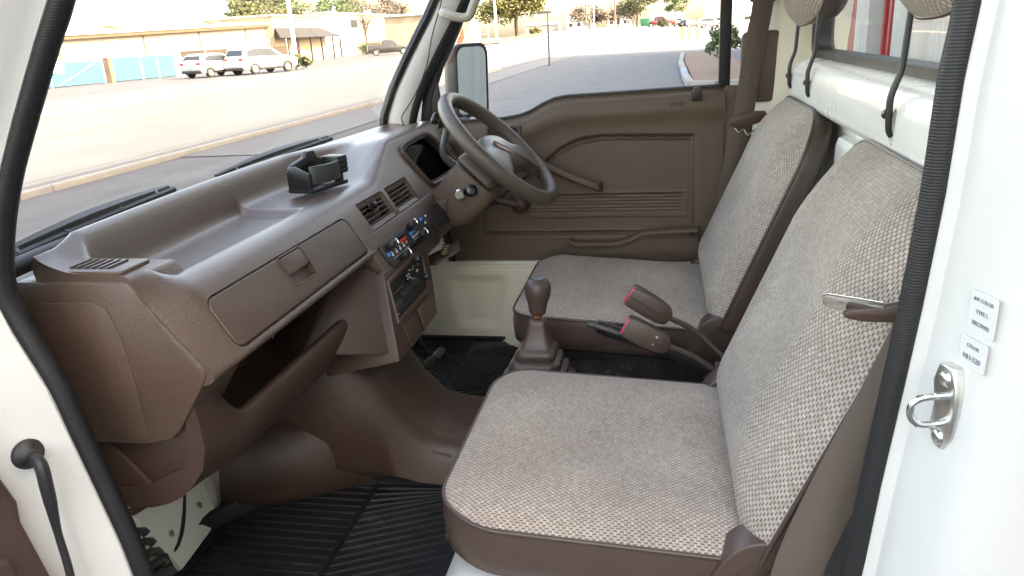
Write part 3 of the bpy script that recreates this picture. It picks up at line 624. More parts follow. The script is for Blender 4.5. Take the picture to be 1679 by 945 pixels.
# radio cassette
rd_r = rrect(.497, .683, .004, .062, .003, 2)
rdp = [(.500, .012), (.655, .006), (.690, .016), (.676, .066), (.664, .076), (.484, .076)]
bezel = part('radio_bezel', G().loft([[SP(a, b, n) for a, b in L] for L, n in ((grow(rdp, .008), -.002), (grow(rdp, .006), .004), (rdp, .004), (rdp, -.004), (grow(rdp, .008), -.002))], True, False), 'vinyl', dash)
rad = part('radio', sprism(grow(rdp, -.0005), -.02, .0012), 'black_plastic', dash)
def sq(name, x0, x1, v0, v1, m, h=.0016, par=None): return part(name, sprism([(x0, v0), (x1, v0), (x1, v1), (x0, v1)], .0010, .0012+h), m, par or rad)
sq('cassette_slot', .498, .560, .030, .037, 'black_gloss', .0003); sq('cassette_label', .502, .556, .0315, .0355, 'brass', .0006)
sq('radio_button', .575, .60, .020, .033, 'black_gloss', .003); 
for a, b in ((.578, .022), (.589, .022), (.578, .028), (.589, .028)): sq('button_mark', a, a+.006, b, b+.0028, 'print_white', .0034)
for k in range(9): sq('slider', .538+k*.0115, .5395+k*.0115, .040+.0012*math.sin(k*2), .054, 'grey_plastic', .0012); sq('slider_knob', .5365+k*.0115, .5415+k*.0115, .045+.002*math.sin(k*1.7), .048+.002*math.sin(k*1.7), 'grey_plastic', .0035)
for k in range(14):
    a = .60+.07*random.random(); b = .016+.038*random.random(); sq('button_mark', a, a+.003+.004*random.random(), b, b+.0018, 'print_white', .0004)
sq('radio_display', .492, .527, .050, .060, 'grey_plastic', .0004); sq('button_mark', .494, .497, .068, .071, 'print_white', .0004); sq('chrome_line', .487, .560, .064, .065, 'grey_plastic', .0005)
for x, v in ((.655, .013), (.671, .055)): part('radio_knob', G().lathe([(0, .012), (.005, .0115), (.0062, .009), (.0065, .001)], SP(x, v, 0), SN, 16), 'black_plastic', rad)
# ashtray lid, lighter, switch row under the stack
part('ashtray_lid', sprism(rrect(.585, .672, .092, .134, .004, 3), -.001, .004), 'vinyl', dash, bevel=.0015)
part('ashtray_tab', sprism(rrect(.50, .57, .094, .138, .003, 3), -.001, .0025), 'vinyl_dark', dash, bevel=.0015)
lg = part('lighter_socket', G().lathe([(.0, .016), (.007, .016), (.008, .012), (.0075, .004), (.010, .002), (.010, 0)], (.585, .500, .895), (-.3, -.9, .15), 18), 'chrome', dash)
part('stack_foot', G().hexa([(.50, .49, .875), (.66, .49, .875), (.66, .60, .865), (.50, .60, .865)], [(.46, .475, .925), (.68, .475, .925), (.68, .60, .92), (.46, .60, .92)]), 'vinyl_dark', dash, bevel=.006)
# open coin shelf under the binnacle
part('coin_shelf_edge', G().tube([(.745, .470, 1.003), (.80, .431, 1.018)], .002, 6), 'grey_plastic', dash)
part('coin_shelf', G().hexa([(.745, .470, 1.000), (.80, .430, 1.015), (.90, .46, 1.01), (.78, .53, .99)], [(.745, .470, 1.004), (.80, .430, 1.019), (.90, .46, 1.014), (.78, .53, .994)]), 'vinyl_dark', dash)
part('coin_recess', G().hexa([(.742, .52, .992), (.95, .52, .992), (.95, .60, .98), (.742, .60, .98)], [(.742, .515, 1.05), (.95, .515, 1.05), (.95, .60, 1.05), (.742, .60, 1.05)]), 'vinyl_dark', dash, bevel=.004)
for k in range(4): part('coin', G().lathe([(.0, .0016), (.009, .0016), (.0095, .0008), (.009, 0)], (.785+.018*k, .462+.003*k, 1.0145+.001*k), (0, 0, 1), 14), 'brass', dash)
# knee panel right of the stack, under the column
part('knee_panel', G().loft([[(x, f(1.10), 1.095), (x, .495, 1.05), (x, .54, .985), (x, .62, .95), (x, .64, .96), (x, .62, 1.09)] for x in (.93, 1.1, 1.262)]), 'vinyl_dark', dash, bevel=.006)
# ================================================================== CENTRE TUNNEL COVER
tun = thing('tunnel_cover', 'dark brown moulded tunnel cover running back from the centre stack', 'tunnel cover', (.62, .45, .612))
def tl(y):
    zt = interp([(.15, .715), (.36, .715), (.42, .722), (.46, .745), (.50, .80), (.54, .875), (.60, .93), (.72, .95)], y)
    w0 = interp([(.15, .505), (.40, .515), (.50, .50), (.60, .47), (.72, .46)], y); w1 = interp([(.15, .735), (.42, .735), (.50, .70), (.60, .68), (.72, .68)], y)
    return [(w0-.015, y, .612), (w0, y, zt-.045), (w0+.012, y, zt-.022), (w0+.030, y, zt-.016), (w0+.05, y, zt), (w1-.05, y, zt), (w1-.012, y, zt-.006), (w1, y, zt-.03), (w1+.02, y, .612)]
ys = [.15, .22, .30, .36, .39, .42, .44, .46, .48, .50, .52, .54, .57, .60, .66, .72]
part('cover', G().loft([chaikin([Vector(p) for p in tl(y)], 1, True) for y in ys]), 'vinyl_dark', tun, ang=60)
lw = [[(.50, .845, .612), (.50, .84, .79), (.46, .82, .795), (.37, .80, .75), (.355, .81, .612)], [(.52, .72, .612), (.52, .70, .80), (.475, .695, .795), (.40, .72, .745), (.385, .735, .612)], [(.55, .62, .612), (.55, .61, .765), (.50, .605, .755), (.455, .615, .72), (.445, .64, .612)], [(.56, .535, .612), (.56, .53, .64), (.545, .53, .635), (.535, .53, .63), (.53, .54, .612)]]
part('heater_shroud', G().loft([chaikin([Vector(p) for p in L], 1, True) for L in lw]), 'vinyl_dark', tun, ang=50)
part('cover_seam', G().tube([(.513, .40, .685), (.515, .45, .700), (.512, .485, .742), (.508, .52, .80), (.502, .55, .86)], .0022, 6, sub=5), 'vinyl', tun)
for x, y, z, n_ in ((.393, .745, .668, (-.95, -.3, .1)), (.502, .33, .664, (-1, 0, .2)), (.47, .60, .70, (-.8, -.5, .2))): part('trim_clip', G().lathe([(0, .003), (.005, .0025), (.0075, .0005), (.0075, -.003)], (x, y, z), n_, 14), 'black_plastic', tun)
# ================================================================== FLOOR MATS
def floor_mat(lbl, x0, x1, y0, y1, flip):
    t = thing('floor_mat', lbl, 'floor mat', ((x0+x1)/2, (y0+y1)/2, .613), 'rubber floor mats')
    ol = rrect(x0, x1, y0, y1, .03, 4)
    part('mat_base', G().prism([(a, b, .614) for a, b in ol], (0, 0, .005)), 'mat_rubber', t)
    part('mat_rim', G().ring([(a, b, .622) for a, b in grow(ol, -.008)], .009, 6), 'mat_rubber', t)
    ym = lerp(y0, y1, .5)
    def rib(a, b):
        a = Vector((*a, .6185)); b = Vector((*b, .6185)); d = (b-a).normalized(); q = Vector((d.y, -d.x, 0))*.0028
        part('rib', G().hexa([a-q, b-q, b+q, a+q], [p+Vector((0, 0, .0042)) for p in (a-q*.6, b-q*.6, b+q*.6, a+q*.6)]), 'mat_rubber', t)
    n = int((x1-x0-.04)/.021)
    for k in range(n):
        x = x0+.025+k*.021; xr = min(x1-.02, x+.17)
        if flip: rib((x, ym+.005), (min(x1-.02, x+.12), y1-.02)); rib((x, ym-.005), (min(x1-.02, x+.10), y0+.02))
        else: rib((x, y1-.02), (x+.0, ym+.01)); rib((x, ym-.002), (min(x1-.02, x+.11), y0+.02))
    rib((x0+.02, ym+.004), (x1-.02, ym+.004))
    return t
t = floor_mat('ribbed black rubber floor mat in the passenger footwell, scuffed grey', .085, .525, .30, .80, False)
lipP = cr([(.03, .70, .645), (.10, .775, .665), (.20, .805, .675), (.32, .803, .660), (.42, .748, .650), (.495, .645, .642), (.530, .53, .638), (.530, .36, .632)], 5); lw_ = []
for p in lipP:
    o_ = Vector((p.x-.27, p.y-.45, 0)).normalized(); q_ = Vector((p.x, p.y, 0))
    lw_.append([q_-o_*.035+Vector((0, 0, .615)), q_-o_*.010+Vector((0, 0, .625)), q_-o_*.004+Vector((0, 0, p.z-.004)), p, p+o_*.007, q_+o_*.010+Vector((0, 0, p.z-.006)), q_+o_*.010+Vector((0, 0, .613))])
part('mat_lip', G().loft(lw_), 'mat_rubber', t, ang=50)
floor_mat('ribbed black rubber floor mat under the steering wheel', .80, 1.262, .34, .72, True)
# ================================================================== PEDALS
pdl = thing('clutch_pedal', 'worn black pedal at far side of the centre stack', 'pedal', (.86, .55, .66))
part('pedal_pad', G().hexa([(.80, .525, .735), (.86, .525, .735), (.86, .555, .700), (.80, .555, .700)], [(.80, .540, .745), (.86, .540, .745), (.86, .570, .710), (.80, .570, .710)]), 'rubber', pdl, bevel=.005)
part('pedal_arm', G().tube([(.83, .55, .725), (.83, .60, .80), (.83, .62, .95)], .008, 8, sub=3), 'steel_black', pdl)
pdl = thing('brake_pedal', 'small black pedal with bare metal edge above the driver mat', 'pedal', (.95, .52, .66))
part('pedal_pad', G().hexa([(.90, .530, .715), (.96, .530, .715), (.96, .560, .685), (.90, .560, .685)], [(.90, .545, .725), (.96, .545, .725), (.96, .575, .695), (.90, .575, .695)]), 'grey_plastic', pdl, bevel=.005)
part('pedal_arm', G().tube([(.93, .56, .705), (.93, .61, .80), (.93, .63, .97)], .008, 8, sub=3), 'steel_black', pdl)
# ================================================================== STEERING
whl = thing('steering_wheel', 'two-spoke brown steering wheel with grained rim and oblong badge', 'steering wheel', (1.0, .372, 1.205))
WC = Vector((1.0, .372, 1.205)); WA = math.radians(45); WU = Vector((0, math.cos(WA), math.sin(WA))); WN = Vector((0, -math.sin(WA), math.cos(WA)))
def WP(a, b, n=0): return WC+EX*a+WU*b+WN*n
R0 = .160
rim = []
for i in range(72):
    t = 2*math.pi*i/72; c = WP(R0*math.cos(t), R0*math.sin(t)); ra = EX*math.cos(t)+WU*math.sin(t)
    L = []
    for k in range(12):
        a = 2*math.pi*k/12
        rr = .0158*(1-.075*(math.cos(a) < -.3)*(.5+.5*math.cos(t*30)) * (1 if .15 < (t/math.pi) < .95 else .0))
        L.append(c+ra*rr*math.cos(a)+WN*rr*1.12*math.sin(a))
    rim.append(L)
part('rim', G().loft(rim+[rim[0]], True, False), 'wheel_vinyl', whl, ang=80)
WT = math.radians(-8); WX2 = EX*math.cos(WT)+WU*math.sin(WT); WU2 = WU*math.cos(WT)-EX*math.sin(WT)      # the wheel stands turned a little
def WP(a, b, n=0): return WC+WX2*a+WU2*b+WN*n
# broad lower pad carrying both spokes
half = [(0, .045), (.045, .042), (.072, .026), (.098, .006), (.150, -.010), (.150, -.05), (.128, -.092), (.112, -.090), (.095, -.072), (.06, -.063), (0, -.061)]
outl = half+[(-a, b) for a, b in reversed(half[1:-1])]
outl = [(p.x, p.y) for p in chaikin([Vector((*p, 0)) for p in outl], 2, True)]
pg = G(); rings = []
for sc, n in ((1.0, -.016), (1.0, -.004), (.97, .004), (.90, .010), (.72, .016), (.4, .020), (.05, .021)):
    rings.append([WP(a*sc, (b+.01)*sc-.01, n-.006*(1-sst(.07, .150, math.hypot(a*sc, b*sc)))) for a, b in outl])
pg.loft(rings); hub = part('hub_pad', pg, 'wheel_vinyl', whl, ang=60)
WT = math.radians(-36); WX2 = EX*math.cos(WT)+WU*math.sin(WT); WU2 = WU*math.cos(WT)-EX*math.sin(WT)
def WB(a, b, n=0): return WC+EX*-.030-WU*.004+WX2*a*.9+WU2*b*.9+WN*(n+.0135)
part('badge_recess', G().loft([[WB(a, b, n) for a, b in rrect(-.030, .030, -.014, .010, .005, 3)] for n in (-.006, .0008)]), 'seat_vinyl', hub, bevel=.001)
part('badge_rim', G().ring([WB(a, b, .0012) for a, b in rrect(-.030, .030, -.014, .010, .005, 3)], .0016, 6), 'rust', hub)
text('badge_text', 'HONDA', .0135, 'print_white', hub, WB(0, -.002, .0014), WX2, WU2, .0006)
for s_ in (1,):
    for k in (0, 1): part('spoke_groove', G().tube([WP(s_*(.096+.006*k), -.004, .0095), WP(s_*(.096+.006*k), -.05, .0095)], .0012, 6), 'black_plastic', hub)
part('column_boss', G().lathe([(.040, -.075), (.045, -.055), (.040, -.04), (.034, -.028)], WC, WN, 24), 'vinyl_dark', whl)
# column shroud below the wheel with key
colm = thing('steering_column', 'brown steering column shroud with key barrel and stalks', 'steering column', (1.0, .45, 1.12))
def cpr(d, w, hu, hd): return [WC-WN*d+EX*a+WU*b for a, b in rrect(-w, w, -hd, hu, min(w, hd)*.35, 4)]
part('upper_shroud', G().loft([cpr(.050, .046, .046, .040), cpr(.066, .055, .054, .050), cpr(.074, .056, .055, .052)]), 'wheel_vinyl', colm, bevel=.003, ang=45)
sh = part('lower_shroud', G().loft([cpr(.076, .066, .050, .062), cpr(.10, .070, .050, .070), cpr(.165, .068, .046, .066), cpr(.20, .058, .040, .050)]), 'trim_brown', colm, bevel=.004, ang=45)
kb = WC-WN*.12+EX*-.070+WU*-.006
key = part('key_barrel', G().lathe([(.0, .020), (.010, .020), (.0125, .017), (.0125, .010), (.015, .006), (.015, -.004)], kb, (-1, 0, 0), 20), 'chrome', sh)
part('key_head', G().lathe([(.0, .012), (.010, .011), (.014, .006), (.014, -.006), (.010, -.011), (0, -.012)], kb+Vector((-.012, -.026, .008)), (-.9, -.3, .3), 16), 'black_gloss', sh)
part('column_tube', G().tube([WC-WN*.19, WC-WN*.34], .034, 14), 'vinyl_dark', colm)
part('column_cover', G().hexa([(.935, .50, 1.035), (1.065, .50, 1.035), (1.065, .56, .96), (.935, .56, .96)], [(.925, .48, 1.11), (1.075, .48, 1.11), (1.075, .56, 1.09), (.925, .56, 1.09)]), 'vinyl_dark', colm, bevel=.01)
stl = part('wiper_stalk', G().tube([WC-WN*.09+EX*-.04+WU*.04, WC-WN*.085+EX*-.055+WU*.085, (.955, .480, 1.268), (.95, .497, 1.281)], [.010, .008, .007, .008], 10, sub=4), 'grey_plastic', colm)
ax_ = Vector((-.25, .75, .45)).normalized()
part('stalk_knob', G().lathe([(.0, .0), (.013, .001), (.0145, .005), (.0145, .012), (.009, .014), (.008, .018), (.013, .020), (.0135, .028), (.010, .031), (0, .031)], Vector((.953, .485, 1.272)), ax_, 18), 'black_plastic', stl)
part('light_stalk', G().tube([WC-WN*.09+EX*.04+WU*.03, WC-WN*.08+EX*.10+WU*.06, WC-WN*.07+EX*.15+WU*.07], [.009, .007, .009], 10, sub=4), 'black_plastic', colm)
# ================================================================== SEATS
def pillow(parent, mp, ol, H, band, prefix, crease=None, power=5, pipe=.0032, nr=16, bandmat='seat_vinyl', bulge=.010):
    """fabric face over outline ol (metres in the mp frame), piping along its edge, vinyl band behind it"""
    N = len(ol); cx = sum(p[0] for p in ol)/N; cy = sum(p[1] for p in ol)/N
    g = G(); v = []; uvs = []
    rr = [1-(1-i/nr)**1.0 for i in range(nr+1)][::-1]
    rr = [1, .99, .975, .955, .93, .90, .86, .81, .75, .68, .60, .51, .42, .33, .24, .15, .06]
    for r in rr:
        for a, b in ol:
            a_, b_ = cx+(a-cx)*r, cy+(b-cy)*r; h = H*(1-r**power)
            if crease: h += crease(a_, b_)*(1-r**12)
            v.append(mp(a_, b_, h)); uvs.append((a_, b_-(1-r)**0*0))
    g.add(v, [])
    k = len(rr)
    for j in range(k-1):
        for i in range(N): g.f.append((j*N+i, j*N+(i+1) % N, (j+1)*N+(i+1) % N, (j+1)*N+i))
    v.append(mp(cx, cy, H+(crease(cx, cy) if crease else 0))); g.v.append(tuple(v[-1])); uvs.append((cx, cy)); c = len(g.v)-1
    for i in range(N): g.f.append(((k-1)*N+i, (k-1)*N+(i+1) % N, c))
    g.uv = dict(enumerate(uvs))
    fc = part('fabric_face', g, 'tweed', parent, ang=80)
    part('piping', G().ring([mp(a, b, -.001) for a, b in ol], pipe, 7), bandmat, fc, ang=80)
    loops = []
    for t, s_ in ((0, .999), (.08, 1+bulge*.35), (.3, 1+bulge), (.6, 1+bulge*.9), (.88, 1.0), (1, .95)):
        loops.append([mp(cx+(a-cx)*s_, cy+(b-cy)*s_, -band*t) for a, b in ol])
    part(prefix, G().loft(loops), bandmat, parent, ang=60)
    return fc
def seat(x0, x1, near, lbl, xm):
    t = thing('seat', lbl, 'seat', ((x0+x1)/2, .08, .80), 'cab seats')
    CU = [(-.13, .858), (-.06, .862), (.05, .864), (.15, .870), (.22, .880), (.255, .886), (.285, .886), (.325, .882)]    # (y, z) along the cushion
    def cm(a, b, h): return Vector((a, b, interp(CU, b)+h))
    ol = rrect(x0, x1, -.135, .285 if near else .322, [.085, .085, .02, .02] if near else [.07, .07, .02, .02], 9)
    W = (x0+x1)/2
    def cr_(a, b):                                  # gentle dish where people sit, raised sides
        return -.012*math.exp(-((a-W)/.11)**2-((b-.03)/.12)**2)+.0022*math.sin(b*46+math.sin(a*17)*1.3)*math.exp(-((b+.07)/.05)**2)+.0012*math.sin(a*38+b*25)
    pillow(t, cm, ol, .024, .075, 'cushion_side', cr_, 5)
    # frame rails and tilt catch below
    part('cushion_base', G().prism([(a, b, .785) for a, b in rrect(x0+.02, x1-.02, -.13, .25, .05, 5)], (0, 0, .03)), 'steel_black', t)
    part('tilt_catch', G().tube([(xm, .262, .815), (xm, .285, .812), (xm, .288, .80), (xm+.03, .285, .796), (xm+.05, .262, .80)], .004, 8, sub=3), 'black_plastic', t)
    BC = cr([(0, -.102, .845), (0, -.116, .90), (0, -.142, .965), (0, -.172, 1.03), (0, -.201, 1.10), (0, -.229, 1.17), (0, -.252, 1.228), (0, -.268, 1.268), (0, -.278, 1.291)], 6)
    acc = [0]
    for p, q in zip(BC, BC[1:]): acc.append(acc[-1]+(q-p).length)
    Lb = acc[-1]
    def bc(b):
        b = max(0, min(Lb-1e-5, b))
        for i in range(len(acc)-1):
            if acc[i+1] >= b:
                u = (b-acc[i])/(acc[i+1]-acc[i]); p = BC[i].lerp(BC[i+1], u)
                d0 = (BC[min(i+1, len(BC)-1)]-BC[max(i-1, 0)]).normalized(); d1 = (BC[min(i+2, len(BC)-1)]-BC[i]).normalized(); d = d0.lerp(d1, u).normalized()
                return p, Vector((0, d.z, -d.y))
    def bm_(a, b, h):
        p, n = bc(b); ed = abs(a-W)/((x1-x0)/2); return Vector((a, p.y, p.z))+n*(h-.006*max(0, ed-.5))
    olb = rrect(x0-.014, x1+.002, .006, Lb-.006, [.105, .105, .03, .03], 9)
    def cb(a, b):
        s_ = .0016*math.sin(b*40+math.sin(a*21)*1.6)-.007*math.exp(-((b-.115-.05*(a-W))/.016)**2)+.004*math.exp(-((b-.17)/.05)**2)
        return s_+.006*math.exp(-((abs(a-W)-.15)/.05)**2)-.006*math.exp(-((a-W)/.09)**2-((b-.25)/.1)**2)
    pillow(t, bm_, olb, .046, .042, 'backrest_side', cb, 3.4)
    # recliner covers
    for s_, xx in ((-1, x0-.012), (1, x1+.012)):
        pr = [(-.040, .790), (-.058, .846), (-.082, .884), (-.115, .897), (-.145, .888), (-.168, .85), (-.172, .78)]
        o_ = [(xx, y, z) for y, z in chaikin([Vector((y, z, 0)) for y, z in pr], 1)] if False else [(xx, p.x, p.y) for p in chaikin([Vector((y, z, 0)) for y, z in pr], 2)]
        part('recliner_cover', G().prism(o_, (-s_*.045, 0, 0)), 'seat_vinyl', t, bevel=.008, seg=3)
    return t
seat(.04, .50, True, 'tweed passenger seat nearest the open doorway, brown vinyl sides', .12)
seat(.75, 1.21, False, 'tweed driver seat behind the steering wheel, brown vinyl sides', .77)
# headrests on bent rods hooked into the bulkhead shelf
def headrest(x, rods, lbl, zb_):
    t = thing('headrest', lbl, 'headrest', (x, -.29, 1.44), 'cab headrests')
    TL = Vector((0, .10, .995)).normalized(); NL = Vector((0, .995, -.10)).normalized()
    def mp(a, b, h):
        e = (a/.125); return Vector((x+a, -.272, zb_))+TL*b+NL*(h-.030*e*e)
    N = 40; ol = []
    for i in range(N):
        th = 2*math.pi*i/N; c, s_ = math.cos(th), math.sin(th); p = 2.9
        rad = (abs(c)**p+abs(s_)**p)**(-1/p); ol.append((.125*c*rad, .085+.085*s_*rad))
    pillow(t, mp, ol, .030, .05, 'back_shell', None, 3.2, pipe=.0026)
    for xr in rods:
        part('rod', G().tube([(xr, -.288, 1.46), (xr, -.286, 1.42), (xr, -.284, 1.385), (xr, -.279, 1.368), (xr, -.2745, 1.352), (xr, -.2742, 1.335), (xr, -.2755, 1.312), (xr, -.279, 1.303)], [.0040, .0040, .0040, .0042, .0045, .0043, .004, .003], 8, sub=3), 'steel_black', t)
        part('rod_clip', G().lathe([(0, .005), (.006, .004), (.0065, -.004), (0, -.005)], (xr+.006, -.274, 1.330), (-1, 0, 0), 12), 'black_plastic', t)
    return t
headrest(1.005, (1.12, .89), 'tweed headrest above the driver seat, on two thin black rods', 1.436)
headrest(.205, (.31, .10), 'tweed headrest nearest the doorway, black rods hooked into the white shelf', 1.443)
# ================================================================== SEAT BELTS
def ribbon(name, path, wdir, w_, m, parent, th=.0016):
    P = cr(path, 8); D = [Vector(d).normalized() for d in wdir] if isinstance(wdir, list) else [Vector(wdir).normalized()]*2
    loops = []
    for i, p in enumerate(P):
        d = D[0].lerp(D[-1], i/(len(P)-1)).normalized(); t = (P[min(i+1, len(P)-1)]-P[max(0, i-1)]).normalized(); d = (d-t*d.dot(t)).normalized(); n = t.cross(d)
        loops.append([p+d*w_/2*k+n*th*c for k, c in ((-1, -.3), (-.94, -1), (-.4, -.75), (-.36, -1), (.36, -1), (.4, -.75), (.94, -1), (1, -.3), (1, .3), (.94, 1), (-.94, 1), (-1, .3))])
    return part(name, G().loft(loops), m, parent, ang=60)
bd = thing('seat_belt', 'brown seat belt hanging on the far pillar behind the driver seat', 'seat belt', (1.25, -.2, 1.5), 'seat belts')
ribbon('webbing', [(1.235, -.225, 1.535), (1.233, -.223, 1.48), (1.225, -.205, 1.37), (1.218, -.190, 1.25), (1.222, -.172, 1.14), (1.235, -.158, 1.03), (1.245, -.150, .90)], [(0, 1, .25), (0, 1, .35)], .047, 'belt', bd)
part('belt_guide', G().prism([(1.246, y, z) for y, z in rrect(-.262, -.190, 1.49, 1.545, .018)], (-.012, 0, 0)), 'black_plastic', bd, bevel=.003)
tg = part('belt_tongue', G().prism([(1.212, y, z) for y, z in [(p.x, p.y) for p in chaikin([Vector(q) for q in ((-.158, 1.235, 0), (-.153, 1.218, 0), (-.17, 1.205, 0), (-.23, 1.218, 0), (-.243, 1.235, 0), (-.235, 1.25, 0))], 1, True)]], (-.010, 0, 0)), 'vinyl_dark', bd, bevel=.003)
part('tongue_blade', G().tube([(1.206, -.168, 1.208), (1.205, -.178, 1.198), (1.205, -.188, 1.204), (1.205, -.198, 1.190), (1.205, -.21, 1.198), (1.205, -.232, 1.213)], .002, 6, sub=4), 'chrome', tg)
bp_ = thing('seat_belt', 'broad brown seat belt beside the near backrest with bright metal tongue', 'seat belt', (.02, -.2, 1.1), 'seat belts')
ribbon('webbing', [(-.005, -.29, 1.50), (-.002, -.280, 1.35), (.000, -.252, 1.21), (.002, -.218, 1.10), (.002, -.175, .98), (-.004, -.145, .89), (-.012, -.130, .80), (-.015, -.122, .72)], [(.45, .88, .2), (.25, .9, .35)], .049, 'belt', bp_)
tg = part('belt_tongue', G().prism([(.012+.35*(y+.19), y, z) for y, z in [(p.x, p.y) for p in chaikin([Vector(q) for q in ((-.232, 1.176, 0), (-.175, 1.170, 0), (-.172, 1.182, 0), (-.20, 1.188, 0), (-.232, 1.20, 0))], 1, True)]], (-.010, .003, 0)), 'vinyl_dark', bp_, bevel=.003)
def tb(a, b): return Vector((.006, -.186, 1.186))+Vector((.45, .89, 0)).normalized()*a+Vector((-.50, .25, .83)).normalized()*b
part('tongue_blade', G().loft([[tb(a, b)+Vector((0, 0, k)) for a, b in ((-.02, -.010), (.005, -.011), (.030, -.011), (.036, -.006), (.036, .006), (.030, .011), (.005, .011), (-.02, .010))] for k in (0, .002)]), 'chrome', tg, bevel=.0006)
part('blade_slot', G().loft([[tb(a, b)+Vector((0, 0, k)) for a, b in ((.014, -.005), (.028, -.005), (.028, .005), (.014, .005))] for k in (.0015, .0026)]), 'black_gloss', tg)
def buckle(o, d, up_, lbl, stem, flat):
    t = thing('belt_buckle', lbl, 'belt buckle', stem[-1], 'belt buckles')
    d = Vector(d).normalized(); s_ = d.cross(Vector(up_)).normalized(); n = s_.cross(d); o = Vector(o)
    def Q(a, b, c): return o+(d*a+n*b+s_*c)*1.15
    g = G(); g.loft([[Q(a, b*hw, c*hz) for b, c in rrect(-1, 1, -1, 1, .2, 2)] for a, hw, hz in ((0, .0165, .0105), (.004, .018, .012), (.035, .0185, .0125), (.058, .0175, .012), (.072, .014, .011), (.077, .009, .009))])
    b = part('casing', g, 'gear_vinyl', t, ang=40)
    part('release_button', G().loft([[Q(a, y, z) for y, z in rrect(-.0145, .0155, .001, .0105, .002, 2)] for a in (.01, -.0022)]), 'red_button', t, bevel=.0008)
    part('tongue_slot', G().loft([[Q(a, y, z) for y, z in rrect(-.013, .013, -.009, -.001, .001, 1)] for a in (.01, -.0008)]), 'black_gloss', t)
    if not flat: part('seam', G().tube([Q(.004, .0, .0126), Q(.058, .0, .0124)], .0007, 5), 'black_plastic', t)
    if flat:
        for k in (-.006, .008): part('rivet', G().lathe([(0, .0012), (.0026, .001), (.003, 0)], Q(.052, k, .0125), s_, 12), 'chrome', t)
    part('stem', G().tube([Q(.074, 0, 0)]+[Vector(p) for p in stem], .0055, 10, sub=4), 'gear_vinyl', t)
    return t
buckle((.655, .062, .972), (0, -.84, -.54), (0, -.54, .84), 'brown belt buckle with red button, upper one, lying over the driver cushion', [(.665, -.06, .895), (.66, -.10, .858), (.65, -.13, .83)], False)
buckle((.60, .068, .930), (.02, -.88, -.47), (.1, -.47, .88), 'brown belt buckle with red button and two rivets, lower and nearer one', [(.605, -.055, .868), (.60, -.09, .845), (.60, -.12, .82)], True)
# bracket plate between the seats
hbk = thing('belt_anchor', 'brown moulded anchor plate between the two backrests', 'anchor plate', (.63, -.14, .80))
part('plate', G().hexa([(.53, -.20, .78), (.72, -.20, .78), (.72, -.08, .77), (.53, -.08, .77)], [(.54, -.20, .835), (.71, -.20, .835), (.71, -.085, .80), (.54, -.085, .80)]), 'vinyl_dark', hbk, bevel=.008)
part('slot_frame', G().box(.635, .675, -.135, -.10, .815, .828), 'trim_brown', hbk, bevel=.002)
# ================================================================== GEAR LEVER, PARKING BRAKE
gl = thing('gear_lever', 'brown gear lever with round knob rising from a stepped rubber boot', 'gear lever', (.62, .24, .715))
GD = Vector((0, -.055, 1)).normalized(); GO = Vector((.62, .248, .713))
part('knob', G().lathe([(.0, .302), (.010, .3015), (.0185, .298), (.0235, .291), (.0255, .282), (.0252, .272), (.0225, .262), (.0195, .253), (.0178, .244), (.0168, .236), (.015, .231), (.010, .2295)], GO, GD, 28), 'gear_vinyl', gl, ang=60)
part('knob_cap', G().lathe([(.0135, .2995), (.013, .302), (.0, .3025)], GO, GD, 24), 'grey_plastic', gl)
part('shaft', G().lathe([(.007, .17), (.007, .222), (.009, .224), (.009, .230), (.006, .232)], GO, GD, 14), 'rust', gl)
def sq_(c, hx_, hy_, r): return [c+Vector((a, b, 0)) for a, b in rrect(-hx_, hx_, -hy_, hy_, r, 4)]
L = []
steps = [(0, .085), (.012, .087), (.018, .078), (.019, .070), (.030, .073), (.040, .071), (.045, .063), (.046, .057), (.055, .060), (.065, .058), (.069, .051), (.070, .046), (.079, .049), (.088, .047), (.092, .041), (.093, .036), (.102, .039), (.110, .036), (.114, .030), (.116, .028), (.138, .021), (.160, .0165), (.166, .016), (.170, .012), (.171, .007)]
L.append(sq_(GO, .088, .072, .03))
for h, r in steps: L.append(sq_(GO+GD*(h+.050), r*.98, r*1.02, r*.38))
part('boot', G().loft(L), 'gear_vinyl', gl, ang=45)
pb = thing('parking_brake', 'black parking brake lever lying between the seats', 'parking brake', (.68, -.05, .75))
part('grip', G().tube([(.685, .128, .893), (.685, .10, .884), (.685, .05, .866), (.685, -.005, .845)], [.0125, .014, .0145, .0125], 12, sub=4), 'black_plastic', pb)
part('release_button', G().tube([(.685, .146, .899), (.685, .126, .8925)], .008, 12), 'grey_plastic', pb)
part('lever_arm', G().hexa([(.680, .0, .835), (.690, .0, .835), (.690, -.17, .745), (.680, -.17, .745)], [(.680, .0, .858), (.690, .0, .858), (.690, -.17, .785), (.680, -.17, .785)]), 'steel_black', pb, bevel=.002)
part('collar', G().tube([(.685, .108, .8868), (.685, .100, .8842)], .0152, 12), 'steel_black', pb)
cb_ = thing('cable', 'loose pale cables lying in the gap between the seats', 'cable', (.62, .1, .725))
for k in range(4):
    y0 = .14-.05*k; part('strand', G().tube([(.52+.03*k, y0+.05, .726), (.58, y0+.03*math.sin(k*2), .735), (.66, y0-.01, .728), (.74, y0+.03, .74)], .0035, 6, sub=5), 'grey_plastic' if k % 2 else 'black_plastic', cb_)
gx = thing('linkage_bracket', 'greasy steel bracket in the gap behind the gear boot', 'bracket', (.70, .10, .72))
part('plate', G().box(.60, .73, .03, .12, .72, .728), 'zinc', gx, bevel=.002)
for x, y in ((.62, .05), (.71, .10), (.66, .08)): part('bolt', G().lathe([(0, .012), (.007, .012), (.008, .003), (.012, .002), (.012, 0)], (x, y, .728), (0, 0, 1), 6), 'zinc', gx)
